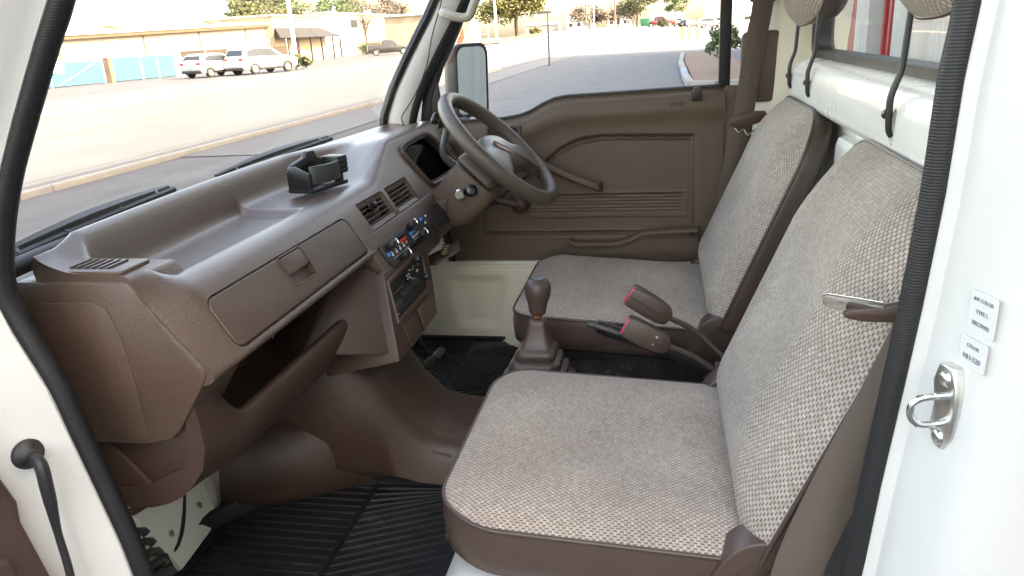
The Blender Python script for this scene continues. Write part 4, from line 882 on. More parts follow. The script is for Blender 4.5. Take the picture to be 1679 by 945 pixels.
# ================================================================== DEVICE HOLDER ON THE SHELF
ph = thing('cup_holder', 'black folding holder standing on the dashboard shelf', 'holder', (.63, .655, 1.192))
HO = Vector((.63, .655, 1.1915)); ha = math.radians(-12); HX = Vector((math.cos(ha), math.sin(ha), 0)); HY = Vector((-math.sin(ha), math.cos(ha), 0))
def HP(a, b, c): return HO+HX*a+HY*b+Vector((0, 0, c))
base = [(-.052, -.026), (.058, -.030), (.068, -.018), (.068, .020), (.05, .030), (-.052, .030)]
part('base', G().loft([[HP(a, b, c) for a, b in base] for c in (0, .008)]), 'black_plastic', ph, bevel=.002)
part('back_plate', G().loft([[HP(a, b, c) for a, c in ((-.05, .005), (.048, .005), (.048, .052), (.034, .056), (.026, .070), (.006, .070), (-.002, .060), (-.040, .052), (-.05, .040))] for b in (.018, .030)]), 'black_plastic', ph, bevel=.002)
part('side_wall', G().loft([[HP(a, b, c) for b, c in ((-.024, .005), (.024, .005), (.026, .048), (.010, .050), (-.022, .036))] for a in (-.052, -.044)]), 'black_plastic', ph, bevel=.002)
arc = [(-.044, -.018), (-.035, -.026), (-.01, -.033), (.015, -.032), (.036, -.024)]
part('clamp_arm', G().loft([[HP(a, b, .016), HP(a, b, .050), HP(a, b-.006, .050), HP(a, b-.006, .016)] for a, b in [(p.x, p.y) for p in cr([(*q, 0) for q in arc], 3)]]), 'grey_plastic', ph, bevel=.0015)
part('clamp_block', G().loft([[HP(a, b, c) for a, b in rrect(.034, .066, -.030, .012, .006, 3)] for c in (.022, .056)]), 'black_plastic', ph, bevel=.002)
for k in range(3): part('grip_ridge', G().loft([[HP(a, -.0315, .028+k*.009), HP(a, -.0315, .031+k*.009), HP(a, -.0285, .031+k*.009), HP(a, -.0285, .028+k*.009)] for a in (.038, .062)]), 'grey_plastic', ph)
part('post', G().loft([[HP(a, b, c) for a, b in rrect(.036, .052, -.026, -.012, .003, 2)] for c in (.006, .03)]), 'black_plastic', ph, bevel=.001)
# ================================================================== WIPERS outside the windscreen
def wiper(xa, xb, lbl):
    t = thing('wiper', lbl, 'wiper', (xa, .86, 1.22), 'windscreen wipers')
    def W(x, h=0, o=0): return ws(max(-.02, min(1.28, x)), h-.017)+Vector((0, .012+o, .008+o*.5))
    part('blade_rubber', G().tube([W(lerp(xa, xb, i/8), .012+.02*i/8) for i in range(9)], .0055, 6), 'rubber', t)
    part('blade_frame', G().tube([W(lerp(xa, xb, i/8), .012+.02*i/8+.006*math.sin(math.pi*i/8), .010) for i in range(9)], [.004, .006, .008, .009, .010, .009, .008, .006, .004], 6), 'steel_black', t)
    for k in (.12, .35, .65, .88): part('yoke', G().tube([W(lerp(xa, xb, k), .014+.02*k), W(lerp(xa, xb, k+.03), .016+.02*k, .012)], .005, 6), 'steel_black', t)
    xm = lerp(xa, xb, .5); part('arm', G().tube([W(xm, .024, .016), W(xm+.12, .012, .02), W(xm+.22, -.012, .022), W(xm+.28, -.03, .02)], [.006, .008, .009, .012], 6, sub=3), 'steel_black', t)
wiper(.56, 1.02, 'black wiper resting along the windscreen base ahead of the device holder')
wiper(-.01, .40, 'black wiper along the windscreen base nearest the doorway')
# ================================================================== DRIVER'S DOOR
dd = thing('driver_door', 'closed driver door with brown ribbed trim panel and open window view', 'door', (1.33, .2, .85))
DX = 1.300
top = [(.66, 1.229), (.605, 1.232), (.50, 1.235), (.42, 1.238), (.375, 1.245), (.345, 1.256), (.315, 1.272), (.285, 1.284), (.25, 1.289), (.12, 1.292), (-.06, 1.297), (-.150, 1.299)]
bot = [(-.150, .848), (-.06, .846), (.35, .846), (.62, .848)]
# trim panel as a height field: roll at the top, recessed bordered field, ribbed strip
def dh(y, z):
    zt = interp(sorted(top), y); d = zt-z
    x = DX+.018*(1-sst(0, .018, d))*1.0                        # rolls back to the glass
    x += -.010*math.exp(-((d-.045)/.028)**2)                   # padded roll
    lim = interp([(-.078, 1.183), (.16, 1.190), (.22, 1.182), (.27, 1.160), (.33, 1.115), (.40, 1.06), (.50, .99)], y)
    a = min(lim-z, z-.917, y+.078, .497-y)
    x += .011*sst(-.003, .006, a)
    x += -.004*(math.exp(-((a-.012)/.0022)**2)) + .003*math.exp(-((a-.0075)/.0018)**2)
    r = min(1.030-z, z-.972, y+.052, .405-y)
    if r > 0: x += .0045*sst(0, .003, r)-.0026*max(0, math.cos((z-.975)/.0092*2*math.pi))*sst(.002, .005, r)
    x += .006*math.exp(-((r+.003)/.0025)**2)*-.5
    return x
ys_ = sorted(set([round(lerp(-.150, .66, i/150), 5) for i in range(151)]+[-.078, .497])); zs_ = [round(lerp(0, 1, i/170), 5) for i in range(171)]
g = G(); ny = len(ys_)
for t in zs_:
    for y in ys_:
        z0 = .846; z1 = interp(sorted(top), y); z = lerp(z0, z1, t); g.v.append((dh(y, z), y, z))
for j in range(len(zs_)-1):
    for i in range(ny-1): g.f.append((j*ny+i, j*ny+i+1, (j+1)*ny+i+1, (j+1)*ny+i))
part('trim_panel', g, 'trim_brown', dd, ang=70)
part('door_shell', G().box(1.335, 1.37, -.17, .66, .62, 1.22), 'paint_white', dd)
part('door_edge', G().box(1.305, 1.345, -.215, -.1505, .85, 1.302), 'trim_brown', dd, bevel=.004)
# window frame, quarter trim, glass
wf = [(.645, 1.232), (.632, 1.31), (.600, 1.385), (.567, 1.44), (.500, 1.56), (.425, 1.69), (.35, 1.735), (-.10, 1.735), (-.150, 1.70), (-.150, 1.30)]
g = G(); W_ = .022
P_ = [Vector((1.32, y, z)) for y, z in wf]; loops = []
for i, p in enumerate(P_):
    t = (P_[min(i+1, len(P_)-1)]-P_[max(i-1, 0)]).normalized(); q = Vector((1, 0, 0)).cross(t)
    loops.append([p+q*a+Vector((b, 0, 0)) for a, b in ((-.012, -.012), (.016, -.012), (.016, .02), (-.012, .02))])
g.loft(loops); part('window_frame', g, 'rubber', dd, bevel=.003)
part('corner_trim', G().prism([(1.312, .655, 1.226), (1.312, .600, 1.230), (1.312, .597, 1.29), (1.312, .603, 1.35), (1.312, .612, 1.372), (1.312, .63, 1.34)], (.02, 0, 0)), 'black_plastic', dd, bevel=.003)
part('window_glass', G().prism([(1.326, y, z) for y, z in [(.64, 1.235), (.63, 1.31), (.565, 1.44), (.50, 1.56), (.42, 1.69), (.30, 1.728), (-.145, 1.728), (-.145, 1.29), (.25, 1.28), (.37, 1.235)]], (.004, 0, 0)), 'glass_clear', dd)
g = G(); g.tube([(1.318, y, z+.002) for y, z in top], .0045, 6); part('waist_seal', g, 'rubber', dd)
part('outer_sill', G().loft([[(1.345, y, z-.03), (1.345, y, z-.004), (1.365, y, z-.012), (1.372, y, z-.03)] for y, z in top]), 'paint_white', dd)
vs = [(.590, 1.385), (.560, 1.44), (.493, 1.56), (.45, 1.63)]
part('rain_visor', G().loft([[(1.352, y-.012, z), (1.362, y-.024, z+.002), (1.364, y-.024, z+.002), (1.354, y-.012, z)] for y, z in vs], True, False), 'visor_red', dd)
# release handle in its cup
cup = part('handle_cup', G().loft([[(x, y, z) for y, z in L] for L, x in ((rrect(.374, .470, 1.176, 1.226, .006, 3), 1.292), (rrect(.376, .468, 1.178, 1.224, .006, 3), 1.2845), (rrect(.381, .463, 1.183, 1.219, .004, 3), 1.2845), (rrect(.383, .461, 1.185, 1.217, .004, 3), 1.296), (rrect(.374, .470, 1.176, 1.226, .006, 3), 1.292))], True, False), 'trim_brown', dd)
part('cup_back', G().prism([(1.2905, y, z) for y, z in rrect(.381, .463, 1.183, 1.219, .004, 3)], (.002, 0, 0)), 'black_plastic', cup)
part('release_lever', G().prism([(1.2855, y, z) for y, z in rrect(.414, .436, 1.184, 1.218, .004, 3)], (.006, 0, 0)), 'trim_brown', cup, bevel=.002)
# pull bar
part('pull_handle', G().loft([[(x+dx_, y+dy_*.4, z+dz_) for dx_, dy_, dz_ in ((-.012, .0, .009), (-.014, 0, -.004), (-.004, 0, -.013), (.006, 0, -.012), (.006, 0, .012), (-.004, 0, .013))] for x, y, z in ((1.302, .345, 1.137), (1.272, .325, 1.127), (1.263, .29, 1.109), (1.262, .25, 1.091), (1.262, .21, 1.074), (1.264, .18, 1.062), (1.272, .166, 1.056), (1.302, .160, 1.053))]), 'trim_brown', dd, bevel=.003, ang=50)
# window winder
wd = part('winder', G().lathe([(.0, .026), (.012, .025), (.019, .019), (.022, .010), (.024, .002), (.028, .0), (.029, -.006)], (1.303, .389, 1.008), (-1, 0, 0), 22), 'vinyl_dark', dd, ang=50)
part('winder_arm', G().tube([(1.282, .392, 1.012), (1.276, .42, 1.018), (1.274, .452, 1.025)], [.012, .009, .0085], 10, sub=3), 'vinyl_dark', wd)
part('winder_knob', G().lathe([(0, .030), (.008, .029), (.010, .022), (.008, .006), (.009, 0)], (1.276, .455, 1.025), (-1, 0, 0), 14), 'black_plastic', wd)
# map pocket
def pk(y):
    z = interp([(-.086, .942), (.02, .937), (.055, .934), (.085, .918), (.11, .909), (.14, .905), (.235, .905), (.252, .914)], y)
    return [(1.298, y, z+.002), (1.268, y, z), (1.264, y, z-.008), (1.270, y, z-.016), (1.268, y, .87), (1.276, y, .85), (1.299, y, .848)]
part('map_pocket', G().loft([chaikin([Vector(p) for p in pk(y)], 1, True) for y in (-.090, -.086, -.06, -.02, .02, .04, .055, .07, .085, .097, .11, .125, .14, .18, .22, .235, .245, .252)]), 'trim_brown', dd, ang=60)
part('pocket_screw', G().lathe([(.0, .001), (.006, .002), (.0075, .0)], (1.266, -.073, .925), (-1, 0, 0), 14), 'black_plastic', dd)
lk = part('lock_catch', G().prism([(1.294, y, z) for y, z in rrect(-.092, -.068, 1.268, 1.294, .004, 3)], (-.010, 0, 0)), 'black_plastic', dd, bevel=.002)
part('lock_button', G().prism([(1.285, y, z) for y, z in rrect(-.088, -.072, 1.284, 1.302, .003, 3)], (-.006, 0, 0)), 'vinyl_dark', lk, bevel=.001)
part('trim_emblem', G().prism([(1.2905, y, z) for y, z in rrect(-.052, -.016, 1.256, 1.268, .002, 2)], (-.0015, 0, 0)), 'vinyl_dark', dd)
# outside mirror on the driver's door
mi = thing('side_mirror', 'dark framed side mirror outside the driver window, reflecting grey lot', 'mirror', (1.42, .54, 1.24))
mo = Vector((1.445, .538, 1.336)); MN = Vector((-.50, -.86, -.05)).normalized(); MR = Vector((0, 0, 1)).cross(MN).normalized()*-1; MU = MN.cross(MR)*1
if MU.z < 0: MU = -MU
def MP(a, b, n): return mo+MR*a+MU*b+MN*n
ml = rrect(-.062, .062, -.098, .098, [.03, .03, .02, .02], 6)
part('housing', G().loft([[MP(a*s_, b*s_, n) for a, b in ml] for s_, n in ((.62, -.060), (.86, -.052), (1.0, -.03), (1.04, 0), (1.03, .006), (.955, .006), (.94, .001))], True, True), 'black_plastic', mi, ang=45)
part('mirror_pane', G().loft([[MP(a*.935, b*.935, n) for a, b in ml] for n in (.002, .004)]), 'mirror_glass', mi)
part('mirror_arm', G().tube([MP(0, -.09, -.035), MP(.0, -.125, -.03), (1.39, .55, 1.225), (1.35, .56, 1.22)], [.016, .014, .016, .022], 10, sub=3), 'black_plastic', mi)
# ================================================================== OPEN PASSENGER DOOR (swung forward, only its lower edge shows)
pd = thing('passenger_door', 'open passenger door at lower left, dark brown trim edge', 'door', (-.13, .80, .62))
da = math.radians(118)                     # opened outwards
HD = Vector((-math.sin(da)*1, -math.cos(da)*-1*-1, 0)); HD = Vector((-.94, .34, 0)).normalized(); HNm = Vector((-.34, -.94, 0)).normalized()
def DP(a, b, n): return Vector((-.118, .668+.24*max(0, b-.19), .62))+HD*a+Vector((0, 0, b))+HNm*n
ol = [(.02, .0), (.70, .05), (.78, .20), (.78, .62), (.02, .62), (.02, .3)]
part('door_shell', G().loft([[DP(a, b, n) for a, b in ol] for n in (-.07, -.022)]), 'paint_white', pd, bevel=.012)
tl_ = [(.0, .03), (.0, .20), (.0, .343), (-.006, .365), (.0, .42), (.0, .60), (.75, .60), (.75, .22), (.66, .06)]
part('trim_panel', G().loft([[DP(a, b, n) for a, b in tl_] for n in (-.022, .0)]), 'vinyl_dark', pd, bevel=.006, seg=3)
part('map_pocket', G().loft([[DP(a, b, n) for a, b in ((.03, .04), (.60, .07), (.60, .33), (.30, .33), (.03, .325))] for n in (-.004, .020)]), 'vinyl_dark', pd, bevel=.008)
wfp = [DP(.03, .62, -.05), DP(.12, .80, -.05), DP(.30, 1.08, -.05), DP(.70, 1.10, -.05), DP(.77, 1.05, -.05), DP(.78, .62, -.05)]
wfp = [Vector((p.x, wfp[0].y+(p-wfp[0]).dot(HD)*HD.y, p.z)) for p in wfp]
part('window_frame', G().tube(wfp, .016, 8), 'paint_white', pd)
part('window_glass', G().loft([[p+HNm*k for p in wfp] for k in (0, .004)]), 'glass_clear', pd)
# ================================================================== LOAD BED behind the cab
bed_ = thing('truck_bed', 'low white load bed behind the cab, seen past the rear pillar', 'truck bed', (.63, -1.35, .6))
part('bed_floor', G().box(-.08, 1.34, -2.30, -.43, .62, .66), 'paint_white', bed_)
for x in (-.115, 1.345):
    sp_ = part('side_panel', G().box(x, x+.035, -2.32, -.43, .60, .94), 'paint_white', bed_, bevel=.006)
    for k in range(5): part('panel_rib', G().box(x-.006 if x < 0 else x+.035, x if x < 0 else x+.041, -2.2+k*.4, -1.92+k*.4, .68, .86), 'paint_white', sp_, bevel=.002)
part('tailgate', G().box(-.08, 1.345, -2.345, -2.31, .60, .94), 'paint_white', bed_, bevel=.006)
part('headboard', G().box(-.08, 1.345, -.43, -.40, .60, 1.10), 'paint_white', bed_, bevel=.006)
# ================================================================== OUTDOORS: the building behind the truck
mat('stucco_pale', (.56, .55, .52), .9, var=.05, vscale=2); mat('stucco_beige', (.29, .25, .19), .9, var=.05, vscale=1.2)
mat('stucco_cream', (.31, .29, .255), .9, var=.05, vscale=1.2); mat('stucco_yellow', (.28, .25, .18), .9, var=.05, vscale=1)
mat('sheet_grey', (.33, .33, .32), .6, var=.05, vscale=3); mat('sheet_red', (.36, .06, .065), .5, var=.08, vscale=3); mat('red_frame', (.50, .02, .03), .4)
mat('roof_white', (.62, .60, .56), .6, var=.04, vscale=1); mat('eave_tan', (.17, .11, .07), .7); mat('awning_grey', (.03, .031, .033), .8, var=.1, vscale=2)
mat('dark_glass', (.03, .035, .04), .1); mat('fence_blue', (.028, .15, .26), .7, var=.08, vscale=1.5); mat('fence_brown', (.05, .037, .026), .85, var=.2, vscale=2)
mat('galv', (.42, .43, .43), .5, metal=.3, var=.1, vscale=4); mat('pole_pale', (.60, .57, .52), .85, var=.08, vscale=3); mat('wood_pole', (.14, .10, .075), .9, var=.2, vscale=4)
mat('yellow_paint', (.70, .47, .04), .5); mat('dumpster_green', (.02, .17, .09), .6, var=.1, vscale=2)
mat('car_white', (.55, .56, .57), .18, coat=.8); mat('car_dark', (.035, .035, .04), .25, coat=.6); mat('car_red', (.25, .02, .03), .25, coat=.6); mat('car_blue', (.04, .055, .08), .25, coat=.6); mat('car_grey', (.022, .021, .019), .3, coat=.4)
mat('tyre', (.02, .02, .02), .85); mat('alloy', (.42, .43, .44), .35, metal=.8); mat('tail_red', (.45, .015, .02), .3); mat('head_clear', (.7, .72, .74), .15)
mat('steel_grey', (.06, .065, .07), .5)
mat('bark', (.085, .06, .045), .95, var=.3, vscale=6)
def leafmat(n, c): mat(n, c, .8, var=.45, vscale=.9)
leafmat('leaf_olive', (.085, .085, .022)); leafmat('leaf_green', (.055, .085, .025)); leafmat('leaf_yellow', (.066, .074, .030)); leafmat('leaf_brown', (.085, .066, .048)); leafmat('leaf_dark', (.04, .06, .02))
rb = thing('roadside_building', 'pale building with red framed door seen through the rear window', 'building', (10, -6, 0))
part('wall', G().box(-26, 46, -14, -6.0, 0, 10.2), 'stucco_pale', rb)
part('plinth', G().box(-26, 46, -6.0, -5.94, 0, .16), 'kerb_mat', rb)
part('cornice', G().box(-26.2, 46.2, -6.0, -5.8, 9.7, 10.3), 'stucco_cream', rb)
def roller(x0, x1, z1, m, fr):
    d = part('roller_door', G().box(x0, x1, -5.995, -5.96, .16, z1), m, rb)
    n = int((x1-x0)/.30); g = G()
    for k in range(n+1): part('rib', G().hexa([(x0+k*.30, -5.96, .17), (x0+k*.30+.14, -5.96, .17), (x0+k*.30+.10, -5.925, .17), (x0+k*.30+.04, -5.925, .17)], [(x0+k*.30, -5.96, z1-.02), (x0+k*.30+.14, -5.96, z1-.02), (x0+k*.30+.10, -5.925, z1-.02), (x0+k*.30+.04, -5.925, z1-.02)]), m, d)
    if fr:
        for a, b, c, e in ((x0-.16, x0, .16, z1+.14), (x1, x1+.16, .16, z1+.14), (x0, x1, z1, z1+.14), (x0, x1, .17, .30)): part('door_frame', G().box(a, b, -5.99, -5.86, c, e), fr, d)
        part('door_bar', G().box(lerp(x0, x1, .72), lerp(x0, x1, .72)+.14, -5.95, -5.84, .16, z1), fr, d)
roller(26.2, 31.4, 3.2, 'sheet_red', 'red_frame'); roller(20.2, 22.6, 3.2, 'sheet_grey', 'red_frame'); roller(12.0, 19.2, 3.4, 'sheet_grey', None); roller(3, 10, 3.4, 'sheet_grey', None); roller(33.5, 38.0, 3.0, 'sheet_grey', None)
for x in (10.4, 19.3, 23.3, 31.9, 38.6): part('column', G().box(x, x+1.5, -6.0, -5.6, 0, 9.7), 'roof_white', rb, bevel=.03)
# ------------------------------------------------------------------ buildings across the street
lb = thing('warehouse', 'long low cream warehouse with tan eave behind the blue fence', 'building', (66, 45, 0))
part('wall', G().hexa([(40, 46.8, 0), (81.5, 42.8, 0), (83, 60, 0), (41, 64, 0)], [(40, 46.8, 3.0), (81.5, 42.8, 4.15), (83, 60, 4.3), (41, 64, 3.2)]), 'stucco_cream', lb)
part('eave', G().hexa([(40, 46.3, 2.75), (81.7, 42.3, 3.92), (81.7, 42.8, 3.92), (40, 46.8, 2.75)], [(40, 46.2, 3.02), (81.7, 42.2, 4.2), (81.7, 42.8, 4.2), (40, 46.8, 3.02)]), 'eave_tan', lb)
part('roof', G().hexa([(39.6, 46.1, 3.03), (81.9, 42.1, 4.21), (83.4, 60, 5.6), (40.6, 64, 5.2)], [(39.6, 46.1, 3.12), (81.9, 42.1, 4.3), (83.4, 60, 5.7), (40.6, 64, 5.3)]), 'roof_white', lb)
def wl_(t, z, o=0): return Vector((lerp(40, 81.5, t), lerp(46.8, 42.8, t)-o, z))
for t in (.30, .52, .70, .88): part('downpipe', G().tube([wl_(t, .1, .08), wl_(t, 3.0+1.1*t-.3, .08)], .06, 6), 'eave_tan', lb)
for t in (.28, .40): part('wall_sign', G().hexa([wl_(t, 2.05, .01), wl_(t+.05, 2.05, .01), wl_(t+.05, 2.05, .06), wl_(t, 2.05, .06)], [wl_(t, 2.5, .01), wl_(t+.05, 2.55, .01), wl_(t+.05, 2.55, .06), wl_(t, 2.5, .06)]), 'stucco_beige', lb)
for t, h in ((.52, .9), (.84, .7)): part('roof_vent', G().box(*(lambda p: (p.x-.8, p.x+.8, p.y+2, p.y+3, 3.4+1.2*t, 3.55+1.2*t+.1))(wl_(t, 0))), 'eave_tan', lb)
an = thing('office_annex', 'small beige shop front with dark grey sloping awning and glass door', 'building', (86, 42, 0))
part('wall', G().box(80.2, 93.6, 42.0, 58, 0, 4.95), 'stucco_beige', an)
part('parapet', G().box(79.9, 93.9, 41.8, 58.2, 4.95, 5.15), 'stucco_cream', an)
part('awning', G().hexa([(78.6, 40.4, 2.62), (95.0, 40.4, 2.62), (93.0, 41.99, 2.62), (80.6, 41.99, 2.62)], [(78.6, 40.4, 2.70), (95.0, 40.4, 2.70), (92.2, 41.99, 3.75), (80.6, 41.99, 3.75)]), 'awning_grey', an)
dr = part('door', G().box(84.6, 86.0, 41.93, 41.99, .1, 2.5), 'black_plastic', an); part('door_pane', G().box(84.8, 85.8, 41.90, 41.94, .3, 2.35), 'dark_glass', dr); part('door_notice', G().box(85.0, 85.6, 41.87, 41.91, 1.25, 1.75), 'tail_red', dr)
for x in (80.6, 86.4, 89.4, 92.8): part('awning_post', G().box(x-.07, x+.07, 40.6, 40.75, 0, 2.63), 'steel_black', an)
part('notice', G().box(87.6, 88.3, 41.93, 41.99, 1.2, 1.7), 'yellow_paint', an); part('fascia_sign', G().box(85.2, 87.6, 41.90, 41.99, 4.1, 4.7), 'label_white', an)
part('fascia_stripe', G().box(85.4, 87.4, 41.87, 41.9, 4.45, 4.6), 'tail_red', an)
sh_ = thing('white_shed', 'low white wall building between the shop front and the pickup', 'building', (98, 43, 0))
part('wall', G().box(93.7, 106.0, 43.5, 56, 0, 5.0), 'stucco_cream', sh_); part('cap', G().box(93.65, 106.1, 43.4, 56, 5.0, 5.2), 'roof_white', sh_)
for x in (96.5, 101.5): part('wall_post', G().box(x-.08, x+.08, 43.3, 43.44, 0, 2.4), 'steel_black', sh_)
tb_ = thing('two_storey_building', 'tall pale yellow building with small windows behind the pickup', 'building', (128, 47, 0))
part('wall', G().box(106.2, 156, 47.0, 62, 0, 5.9), 'stucco_yellow', tb_); part('cornice', G().box(106.0, 156.2, 46.8, 62, 5.9, 6.15), 'roof_white', tb_)
for x in (133.2, 139.4, 146.0, 114.5):
    f_ = part('window', G().box(x, x+2.9, 46.93, 46.99, 3.9, 5.3), 'stucco_cream', tb_)
    for a in (.1, 1.5): part('pane', G().box(x+a, x+a+1.3, 46.90, 46.94, 4.0, 5.2), 'dark_glass', f_)
part('chimney', G().box(131, 131.8, 50, 51, 6.1, 7.0), 'roof_white', tb_)
fb = thing('distant_building', 'distant pale building behind a chain-link fence left of the round tree', 'building', (122, 34, 0))
part('wall', G().box(116, 130, 30.5, 42, 0, 5.2), 'stucco_beige', fb); part('roof', G().box(115.6, 130.4, 30.2, 42, 5.2, 5.45), 'roof_white', fb)
f_ = part('window', G().box(115.9, 116.0, 31.2, 36, 2.6, 3.4), 'stucco_cream', fb)
for k in range(4): part('pane', G().box(115.86, 115.91, 31.3+k*1.2, 32.35+k*1.2, 2.7, 3.3), 'dark_glass', f_)
for k, (x, y, w_, h, m) in enumerate(((210, 22, 7, 3.0, 'roof_white'), (215, 12, 6, 2.7, 'stucco_pale'), (215, 33, 9, 4.0, 'stucco_cream'), (225, -1, 10, 3.2, 'stucco_pale'), (230, -24, 26, 9.5, 'roof_white'))):
    lbl = ('small white house beyond the street, left of the hedge of trees', 'small pale house beyond the street, straight down the road', 'distant cream house beyond the round tree', 'low pale building behind the red pickup', 'large white building behind the far car park')[k]
    b_ = thing('house', lbl, 'house', (x, y, gz(x, y)), 'far houses'); z0 = gz(x, y)-.3
    part('wall', G().box(x, x+8, y-w_/2, y+w_/2, z0, z0+h), m, b_)
    part('roof', G().loft([[(x-.3, y-w_/2-.3, z0+h), (x+4, y-w_/2-.3, z0+h+.9), (x+8.3, y-w_/2-.3, z0+h)], [(x-.3, y+w_/2+.3, z0+h), (x+4, y+w_/2+.3, z0+h+.9), (x+8.3, y+w_/2+.3, z0+h)]]), 'sheet_grey', b_)
    for j in range(3): part('window', G().box(x-.05, x, y-w_*.35+j*w_*.3, y-w_*.35+j*w_*.3+w_*.14, z0+1.2, z0+2.1), 'dark_glass', b_)
# ------------------------------------------------------------------ fences
def fence(lbl, pts, h, m, ph_, name='fence', group=None):
    t = thing(name, lbl, 'fence', (*pts[0], 0), group)
    for a, b in zip(pts, pts[1:]):
        a = Vector((*a, 0)); b = Vector((*b, 0)); d = (b-a).normalized(); q = Vector((d.y, -d.x, 0))*.02
        part('panel', G().hexa([a+d*.06-q+Zv*.08, b-d*.06-q+Zv*.08, b-d*.06+q+Zv*.08, a+d*.06+q+Zv*.08], [a+d*.06-q+Zv*h, b-d*.06-q+Zv*(h+.03), b-d*.06+q+Zv*(h+.03), a+d*.06+q+Zv*h]), m, t)
    for p in pts: part('post', G().tube([(*p, 0), (*p, ph_)], .045, 6), 'galv', t)
    return t
t = fence('blue screened gate with white notice and diagonal brace', [(36.0, 36.6), (40.6, 36.4), (44.9, 36.1)], 1.45, 'fence_blue', 1.55)
part('notice', G().box(40.7, 41.7, 36.28, 36.33, .85, 1.5), 'label_white', t); part('brace', G().tube([(41.0, 36.28, .1), (44.6, 36.03, 1.45)], .035, 6), 'galv', t)
fence('bright blue screened fence of three panels left of the parked cars', [(45.7, 36.0), (48.4, 35.8), (50.1, 35.7), (52.0, 35.6)], 1.55, 'fence_blue', 1.65)
fence('dark brown screened fence behind the parked white cars', [(52.8, 35.6), (56.5, 35.8), (60.5, 36.2), (65, 36.8), (70, 37.3), (75, 38)], 1.75, 'fence_brown', 2.5)
part('post', G().box(45.15, 45.5, 35.8, 36.2, 0, 1.6), 'wood_pole', t); part('post', G().box(52.2, 52.55, 35.3, 35.7, 0, 1.4), 'pole_pale', t)
t = thing('chain_link_fence', 'thin chain-link fence by the distant building, left of the round tree', 'fence', (112, 28, 0))
for k in range(8): part('post', G().tube([(112, 25+k*1.2, .6), (112, 25+k*1.2, 3.1)], .05, 6), 'galv', t)
for z in (.8, 1.9, 3.1): part('rail', G().tube([(112, 25, z), (112, 33.4, z)], .03, 6), 'galv', t)
# ------------------------------------------------------------------ poles and signs
def pole(lbl, x, y, h, r, m, cap=True):
    z0 = gz(x, y); t = thing('utility_pole', lbl, 'pole', (x, y, z0), 'poles along the street')
    part('shaft', G().tube([(x, y, z0-.1), (x, y, z0+h)], [r, r*.75], 10), m, t)
    part('cross_arm', G().box(x-.06, x+.06, y-.9, y+.9, z0+h-.8, z0+h-.65), m, t)
    return t
pole('pale concrete pole beside the parked white SUV', 52.6, 26.2, 10, .16, 'pole_pale'); pole('white pole in front of the round tree', 110, 23.4, 11, .19, 'pole_pale')
pole('thin dark pole far down the street, left of the dumpster', 150, 9.1, 12, .16, 'wood_pole'); pole('dark pole beside the yellow leaved tree', 160, 15.4, 12, .16, 'wood_pole')
pole('pale pole at the far street corner', 150, 13.0, 9, .12, 'galv'); pole('slim pole rising from the far car park', 170, -4.4, 12, .14, 'wood_pole')
sg = thing('street_sign', 'thin grey sign post at edge of the lot, sign seen edge-on', 'sign', (36, 5.3, 0))
part('post', G().tube([(36, 5.3, 0), (36, 5.3, 2.42)], .038, 8), 'steel_grey', sg); part('sign_plate', G().box(35.75, 35.79, 5.1, 5.75, 2.32, 2.44), 'steel_grey', sg, bevel=.01)
for x, y in ((80, -1.75), (80.6, -2.45), (80, -3.2)):
    z0 = gz(x, y); lbl = {-1.75: 'yellow bollard, left one of three in the far lot', -2.45: 'yellow bollard, tall middle one of three in the far lot', -3.2: 'yellow bollard, right one of three in the far lot'}[y]
    b_ = thing('bollard', lbl, 'bollard', (x, y, z0), 'yellow bollards')
    part('pipe', G().lathe([(.09, 0), (.09, 1.15), (.075, 1.2), (.0, 1.22)], (x, y, z0), (0, 0, 1), 12), 'yellow_paint', b_); part('footing', G().lathe([(.16, 0), (.16, .05), (.1, .06)], (x, y, z0), (0, 0, 1), 12), 'kerb_mat', b_)
x, y = 150, 3.6; z0 = gz(x, y)
b_ = thing('dumpster', 'green dumpster at the far end of the street', 'dumpster', (x, y, z0))
part('bin', G().hexa([(x, y-.75, z0+.1), (x+1.5, y-.75, z0+.1), (x+1.5, y+.75, z0+.1), (x, y+.75, z0+.1)], [(x-.2, y-.85, z0+1.25), (x+1.6, y-.85, z0+1.25), (x+1.6, y+.85, z0+1.25), (x-.2, y+.85, z0+1.25)]), 'dumpster_green', b_, bevel=.03)
part('lid', G().hexa([(x-.25, y-.9, z0+1.26), (x+1.65, y-.9, z0+1.26), (x+1.65, y+.9, z0+1.26), (x-.25, y+.9, z0+1.26)], [(x-.25, y-.9, z0+1.33), (x+1.65, y-.9, z0+1.5), (x+1.65, y+.9, z0+1.5), (x-.25, y+.9, z0+1.33)]), 'dumpster_green', b_)
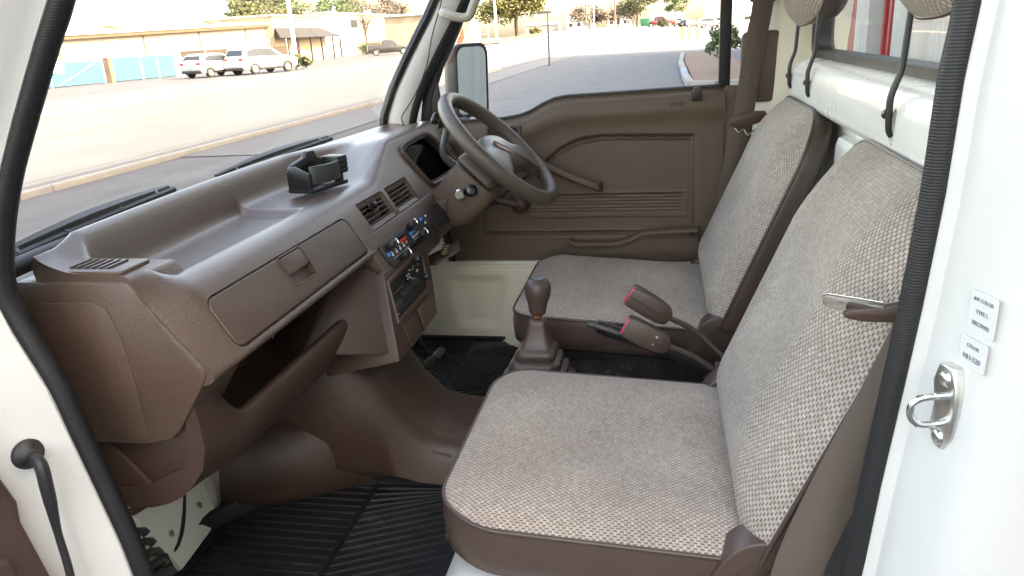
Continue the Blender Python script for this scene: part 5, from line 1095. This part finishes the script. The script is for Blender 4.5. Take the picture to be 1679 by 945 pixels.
# ------------------------------------------------------------------ vehicles (local x forward, y left)
def car(name, lbl, cat, x, y, hd, paint, kind, group):
    z0 = gz(x, y)+(.02 if 19.6 < y < 24.5 else .004)
    t = thing(name, lbl, cat, (0, 0, 0), group)
    if kind == 'suv':
        L, W_, zb = 4.75, 1.9, 1.05; out = [(-2.32, .42), (-2.38, .62), (-2.33, .95), (-2.25, 1.10), (-1.98, 1.60), (-1.75, 1.70), (-.6, 1.74), (.25, 1.68), (1.10, 1.12), (2.05, .98), (2.32, .80), (2.36, .45), (2.20, .30), (-2.2, .32)]; wb = (-1.40, 1.42); wr = .36
        side = [[(-1.95, 1.14), (-1.80, 1.50), (-1.05, 1.60), (-1.05, 1.12)], [(-.97, 1.12), (-.97, 1.60), (-.10, 1.58), (-.10, 1.10)], [(-.02, 1.10), (-.02, 1.57), (.22, 1.55), (.85, 1.10)]]; rear = ((-2.19, 1.20), (-2.03, 1.54), .78, .66); wind = ((1.02, 1.14), (.32, 1.62), .76, .62)
    elif kind == 'hatch':
        L, W_, zb = 4.3, 1.78, .95; out = [(-2.02, .40), (-2.12, .62), (-2.08, .95), (-1.98, 1.05), (-1.66, 1.38), (-1.35, 1.46), (-.4, 1.48), (.20, 1.42), (1.02, 1.0), (1.95, .82), (2.15, .65), (2.15, .40), (2.0, .26), (-1.95, .28)]; wb = (-1.30, 1.32); wr = .31
        side = [[(-1.62, 1.02), (-1.48, 1.28), (-.95, 1.36), (-.95, 1.0)], [(-.88, 1.0), (-.88, 1.36), (-.10, 1.36), (-.10, .98)], [(-.02, .98), (-.02, 1.35), (.20, 1.32), (.80, .98)]]; rear = ((-1.92, 1.09), (-1.70, 1.34), .72, .60); wind = ((.96, 1.03), (.28, 1.38), .72, .58)
    else:
        L, W_, zb = 5.6, 1.98, 1.12; out = [(-2.75, .55), (-2.78, .75), (-2.76, 1.22), (-.92, 1.24), (-.85, 1.75), (-.6, 1.84), (.30, 1.84), (.62, 1.74), (1.18, 1.24), (2.35, 1.12), (2.62, .92), (2.62, .52), (2.5, .42), (-2.6, .46)]; wb = (-1.75, 1.75); wr = .40
        side = [[(-.78, 1.26), (-.76, 1.68), (-.12, 1.70), (-.12, 1.24)], [(-.04, 1.24), (-.04, 1.70), (.30, 1.70), (.48, 1.64), (.95, 1.24)]]; rear = ((-.935, 1.32), (-.88, 1.70), .72, .64); wind = ((1.12, 1.28), (.66, 1.70), .78, .66)
    zr = max(p[1] for p in out)
    def hw(z): return W_/2*(1-.20*max(0, (z-zb)/(zr-zb))-.05*max(0, (.6-z)/.3))
    R = Matrix.Rotation(hd, 4, 'Z'); T = Matrix.Translation((x, y, z0)) @ R
    def tf(g): g.v = [tuple(T @ Vector(p)) for p in g.v]; return g
    body = part('body', tf(G().loft([[(a, -hw(b), b) for a, b in out], [(a, -hw(b)*.55, b+.012*(b > zb)) for a, b in out], [(a, hw(b)*.55, b+.012*(b > zb)) for a, b in out], [(a, hw(b), b) for a, b in out]])), paint, t, bevel=.05, seg=2, ang=50)
    for s_ in (-1, 1):
        hull = [side[0][0], side[0][1]]+[(p[0], p[1]+.02) for p in side[0][2:3]]+[p for q in side[1:] for p in q[1:-1]]+[side[-1][-1]]
        part('window_surround', tf(G().loft([[(a, s_*(hw(b)+k), b) for a, b in hull] for k in (-.03, .005)])), 'black_plastic', t)
        for pl_ in side:
            part('side_window', tf(G().loft([[(a, s_*(hw(b)+k), b) for a, b in pl_] for k in (-.02, .008)])), 'dark_glass', t)
        for wx in wb:
            w_ = part('wheel', tf(G().lathe([(wr*.6, -.11), (wr*.93, -.11), (wr, -.08), (wr, .07), (wr*.95, .10), (wr*.64, .105), (wr*.62, .06)], (wx, s_*(W_/2-.10), wr), (0, s_, 0), 24)), 'tyre', t)
            part('rim', tf(G().lathe([(wr*.64, .085), (wr*.60, .095), (wr*.5, .07), (wr*.2, .075), (0, .085)], (wx, s_*(W_/2-.10), wr), (0, s_, 0), 10)), 'alloy', w_)
            part('wheel_arch', tf(G().tube([(wx+(wr+.05)*math.cos(q), s_*(W_/2-.015), wr+(wr+.05)*math.sin(q)) for q in [math.pi*i/10 for i in range(11)]], .035, 6)), 'black_plastic', t)
        part('sill', tf(G().box(wb[0]+wr+.05, wb[1]-wr-.05, s_*(W_/2-.05)-.03, s_*(W_/2-.05)+.03, .28, .42)), 'black_plastic', t)
        rx = out[1][0]; zl = .98 if kind == 'suv' else (.88 if kind == 'hatch' else .98)
        part('tail_light', tf(G().box(rx-.0, rx+.22, s_*W_*.30 if s_ > 0 else -W_*.485, W_*.485 if s_ > 0 else -W_*.30, zl-.06, zl+.07)), 'tail_red', t, bevel=.01)
        part('headlight', tf(G().box(out[10][0]-.22, out[10][0]+.02, s_*W_*.30 if s_ > 0 else -W_*.47, W_*.47 if s_ > 0 else -W_*.30, .68, .82)), 'head_clear', t, bevel=.01)
        part('door_mirror', tf(G().box(.70, .88, s_*(W_/2-.02)-.10, s_*(W_/2-.02)+.10, zb+.02, zb+.17)), paint, t, bevel=.03)
    for (p, q, w0, w1) in (rear, wind):
        sg_ = -1 if p[0] < 0 else 1; nv = Vector((q[1]-p[1], 0, -(q[0]-p[0]))).normalized(); nv = nv if nv.x*sg_ > 0 else -nv
        part('rear_window' if p[0] < 0 else 'front_window', tf(G().loft([[Vector((p[0], -w0, p[1]))+nv*k, Vector((p[0], w0, p[1]))+nv*k, Vector((q[0], w1, q[1]))+nv*k, Vector((q[0], -w1, q[1]))+nv*k] for k in (-.05, .035)])), 'dark_glass', t)
    part('bumper', tf(G().box(out[1][0]-.03, out[1][0]+.25, -W_*.44, W_*.44, .30, .48)), 'black_plastic', t, bevel=.03)
    part('number_plate', tf(G().box(out[1][0]-.045, out[1][0]+.02, -.26, .26, .62, .75)), 'label_white', t)
    base = Vector((x, y, z0))
    t.location = base
    for c in t.children: c.location = -base
    return t
R_ = math.radians
car('suv', 'white SUV parked beside the pale concrete pole', 'car', 48.1, 26.5, R_(-20), 'car_white', 'suv', 'cars parked across the street')
car('hatchback', 'white hatchback parked behind the SUV, by the brown fence', 'car', 46.6, 29.1, R_(-12), 'car_white', 'hatch', 'cars parked across the street')
car('pickup_truck', 'dark grey pickup parked before the tall yellow building', 'pickup', 97, 34.9, R_(-66), 'car_grey', 'pickup', 'cars parked across the street')
car('suv', 'white SUV at right end of the far car park', 'car', 150, -8.3, R_(-82), 'car_white', 'suv', 'cars in the far car park')
car('hatchback', 'dark blue car in the far car park beside the white SUV', 'car', 154, -4.6, R_(-40), 'car_blue', 'hatch', 'cars in the far car park')
car('suv', 'dark car under the small tree in the far car park', 'car', 158, -1.2, R_(-60), 'car_dark', 'suv', 'cars in the far car park')
car('pickup_truck', 'red pickup next to the green dumpster', 'pickup', 152, .9, R_(-80), 'car_red', 'pickup', 'cars in the far car park')
# ------------------------------------------------------------------ trees and shrubs
def tree(name, lbl, x, y, h, cw, ch, leaf, n=1800, trunk=.25, size=.28, bare=False, group='street trees', cat='tree', z0=None):
    z0 = gz(x, y)-.05 if z0 is None else z0; t = thing(name, lbl, cat, (x, y, z0), group); rnd = random.Random(int(x*7+y*13+h*5))
    base = Vector((x, y, z0)); zc = z0+h-ch/2; g = G()
    top_ = Vector((x+rnd.uniform(-.3, .3), y+rnd.uniform(-.3, .3), zc-ch*.15))
    if trunk: g.tube([base, base.lerp(top_, .5)+Vector((rnd.uniform(-.15, .15), rnd.uniform(-.2, .2), 0)), top_], [trunk, trunk*.75, trunk*.45], 8, sub=3)
    cl_ = []
    for k in range(16 if not bare else 26):
        a = rnd.uniform(0, 6.283); e = rnd.uniform(-.5, 1.0); rr = rnd.uniform(.45, .95)
        p = Vector((x+cw/2*rr*math.cos(a)*math.sqrt(max(.05, 1-e*e*.8)), y+cw/2*rr*math.sin(a)*math.sqrt(max(.05, 1-e*e*.8)), zc+ch/2*e*.85)); cl_.append(p)
        if trunk: g.tube([base.lerp(top_, rnd.uniform(.6, 1)), (top_+p)/2+Vector((0, 0, .25)), p], [trunk*.35, trunk*.2, .02], 5, sub=2)
    part('trunk', g, 'bark', t)
    g = G()
    for k in range(n):
        c = rnd.choice(cl_); s_ = cw*.17*rnd.random()**.5; d = Vector((rnd.gauss(0, 1), rnd.gauss(0, 1), rnd.gauss(0, .75))).normalized()*s_; p = c+d
        u = Vector((rnd.gauss(0, 1), rnd.gauss(0, 1), rnd.gauss(0, .6))).normalized()*size*rnd.uniform(.5, 1.1); v_ = u.orthogonal().normalized()*size*rnd.uniform(.3, .7)
        g.add([p-u, p+v_, p+u, p-v_], [(0, 1, 2, 3)])
    part('crown', g, leaf, t)
    return t
tree('oak_tree', 'broad round olive tree standing on the grass verge', 118, 21.8, 7.4, 11.0, 5.6, 'leaf_olive', 5000, .38, .34)
tree('oak_tree', 'yellow green tree behind the shop front, left of the bare tree', 104, 55, 9.0, 11, 5, 'leaf_yellow', 2600, .3, .34)
tree('oak_tree', 'green tree top rising behind the warehouse roof', 112, 60, 9.6, 12, 5.5, 'leaf_green', 2600, .3, .34)
tree('bare_tree', 'bare brown tree in front of the white shed', 108, 42.2, 8.6, 8.0, 6.6, 'leaf_brown', 420, .16, .16, True)
tree('oak_tree', 'green tree rising over the tall yellow building', 150, 64, 10.5, 11, 5, 'leaf_green', 2400, .3, .36)
tree('oak_tree', 'brownish tree rising over the right end of the tall yellow building', 166, 60, 10.4, 12, 5, 'leaf_brown', 2200, .3, .36)
tree('maple_tree', 'yellow leaved tree beyond the end of the street', 162, 5.4, 7.2, 8.6, 5.6, 'leaf_yellow', 2600, .25, .30)
tree('maple_tree', 'small dark green tree in the far car park', 148, -1.9, 6.0, 4.4, 4.2, 'leaf_green', 1800, .14, .22)
tree('hedge_tree', 'reddish brown tree left in the row at the end of the street', 190, 17.5, 5.0, 9, 4, 'leaf_brown', 1600, .2, .34); tree('hedge_tree', 'brown tree right in the row at the end of the street', 192, 11.0, 4.6, 9, 3.6, 'leaf_brown', 1600, .2, .34)
tree('shrub', 'round green shrub in front of the far parked cars', 140, 0.4, 1.3, 1.9, 1.2, 'leaf_dark', 500, 0.03, .16, group='shrubs', cat='shrub')
tree('shrub', 'green shrub at the end of the mulch bed', 21.6, -1.62, 1.25, .95, 1.1, 'leaf_green', 900, .03, .07, group='shrubs', cat='shrub', z0=.14)
tree('shrub', 'dry tufted weeds at the foot of the concrete pole', 52.2, 25.7, .9, 2.0, .8, 'leaf_yellow', 600, .02, .16, group='shrubs', cat='shrub', z0=0)
tree('shrub', 'low green shrub left of the dark pickup', 107.5, 42.4, 1.3, 2.2, 1.2, 'leaf_dark', 400, .03, .18, group='shrubs', cat='shrub', z0=0)
tree('shrub', 'small bush under the round olive tree', 116, 18.8, 1.3, 2.0, 1.1, 'leaf_olive', 400, .03, .16, group='shrubs', cat='shrub')
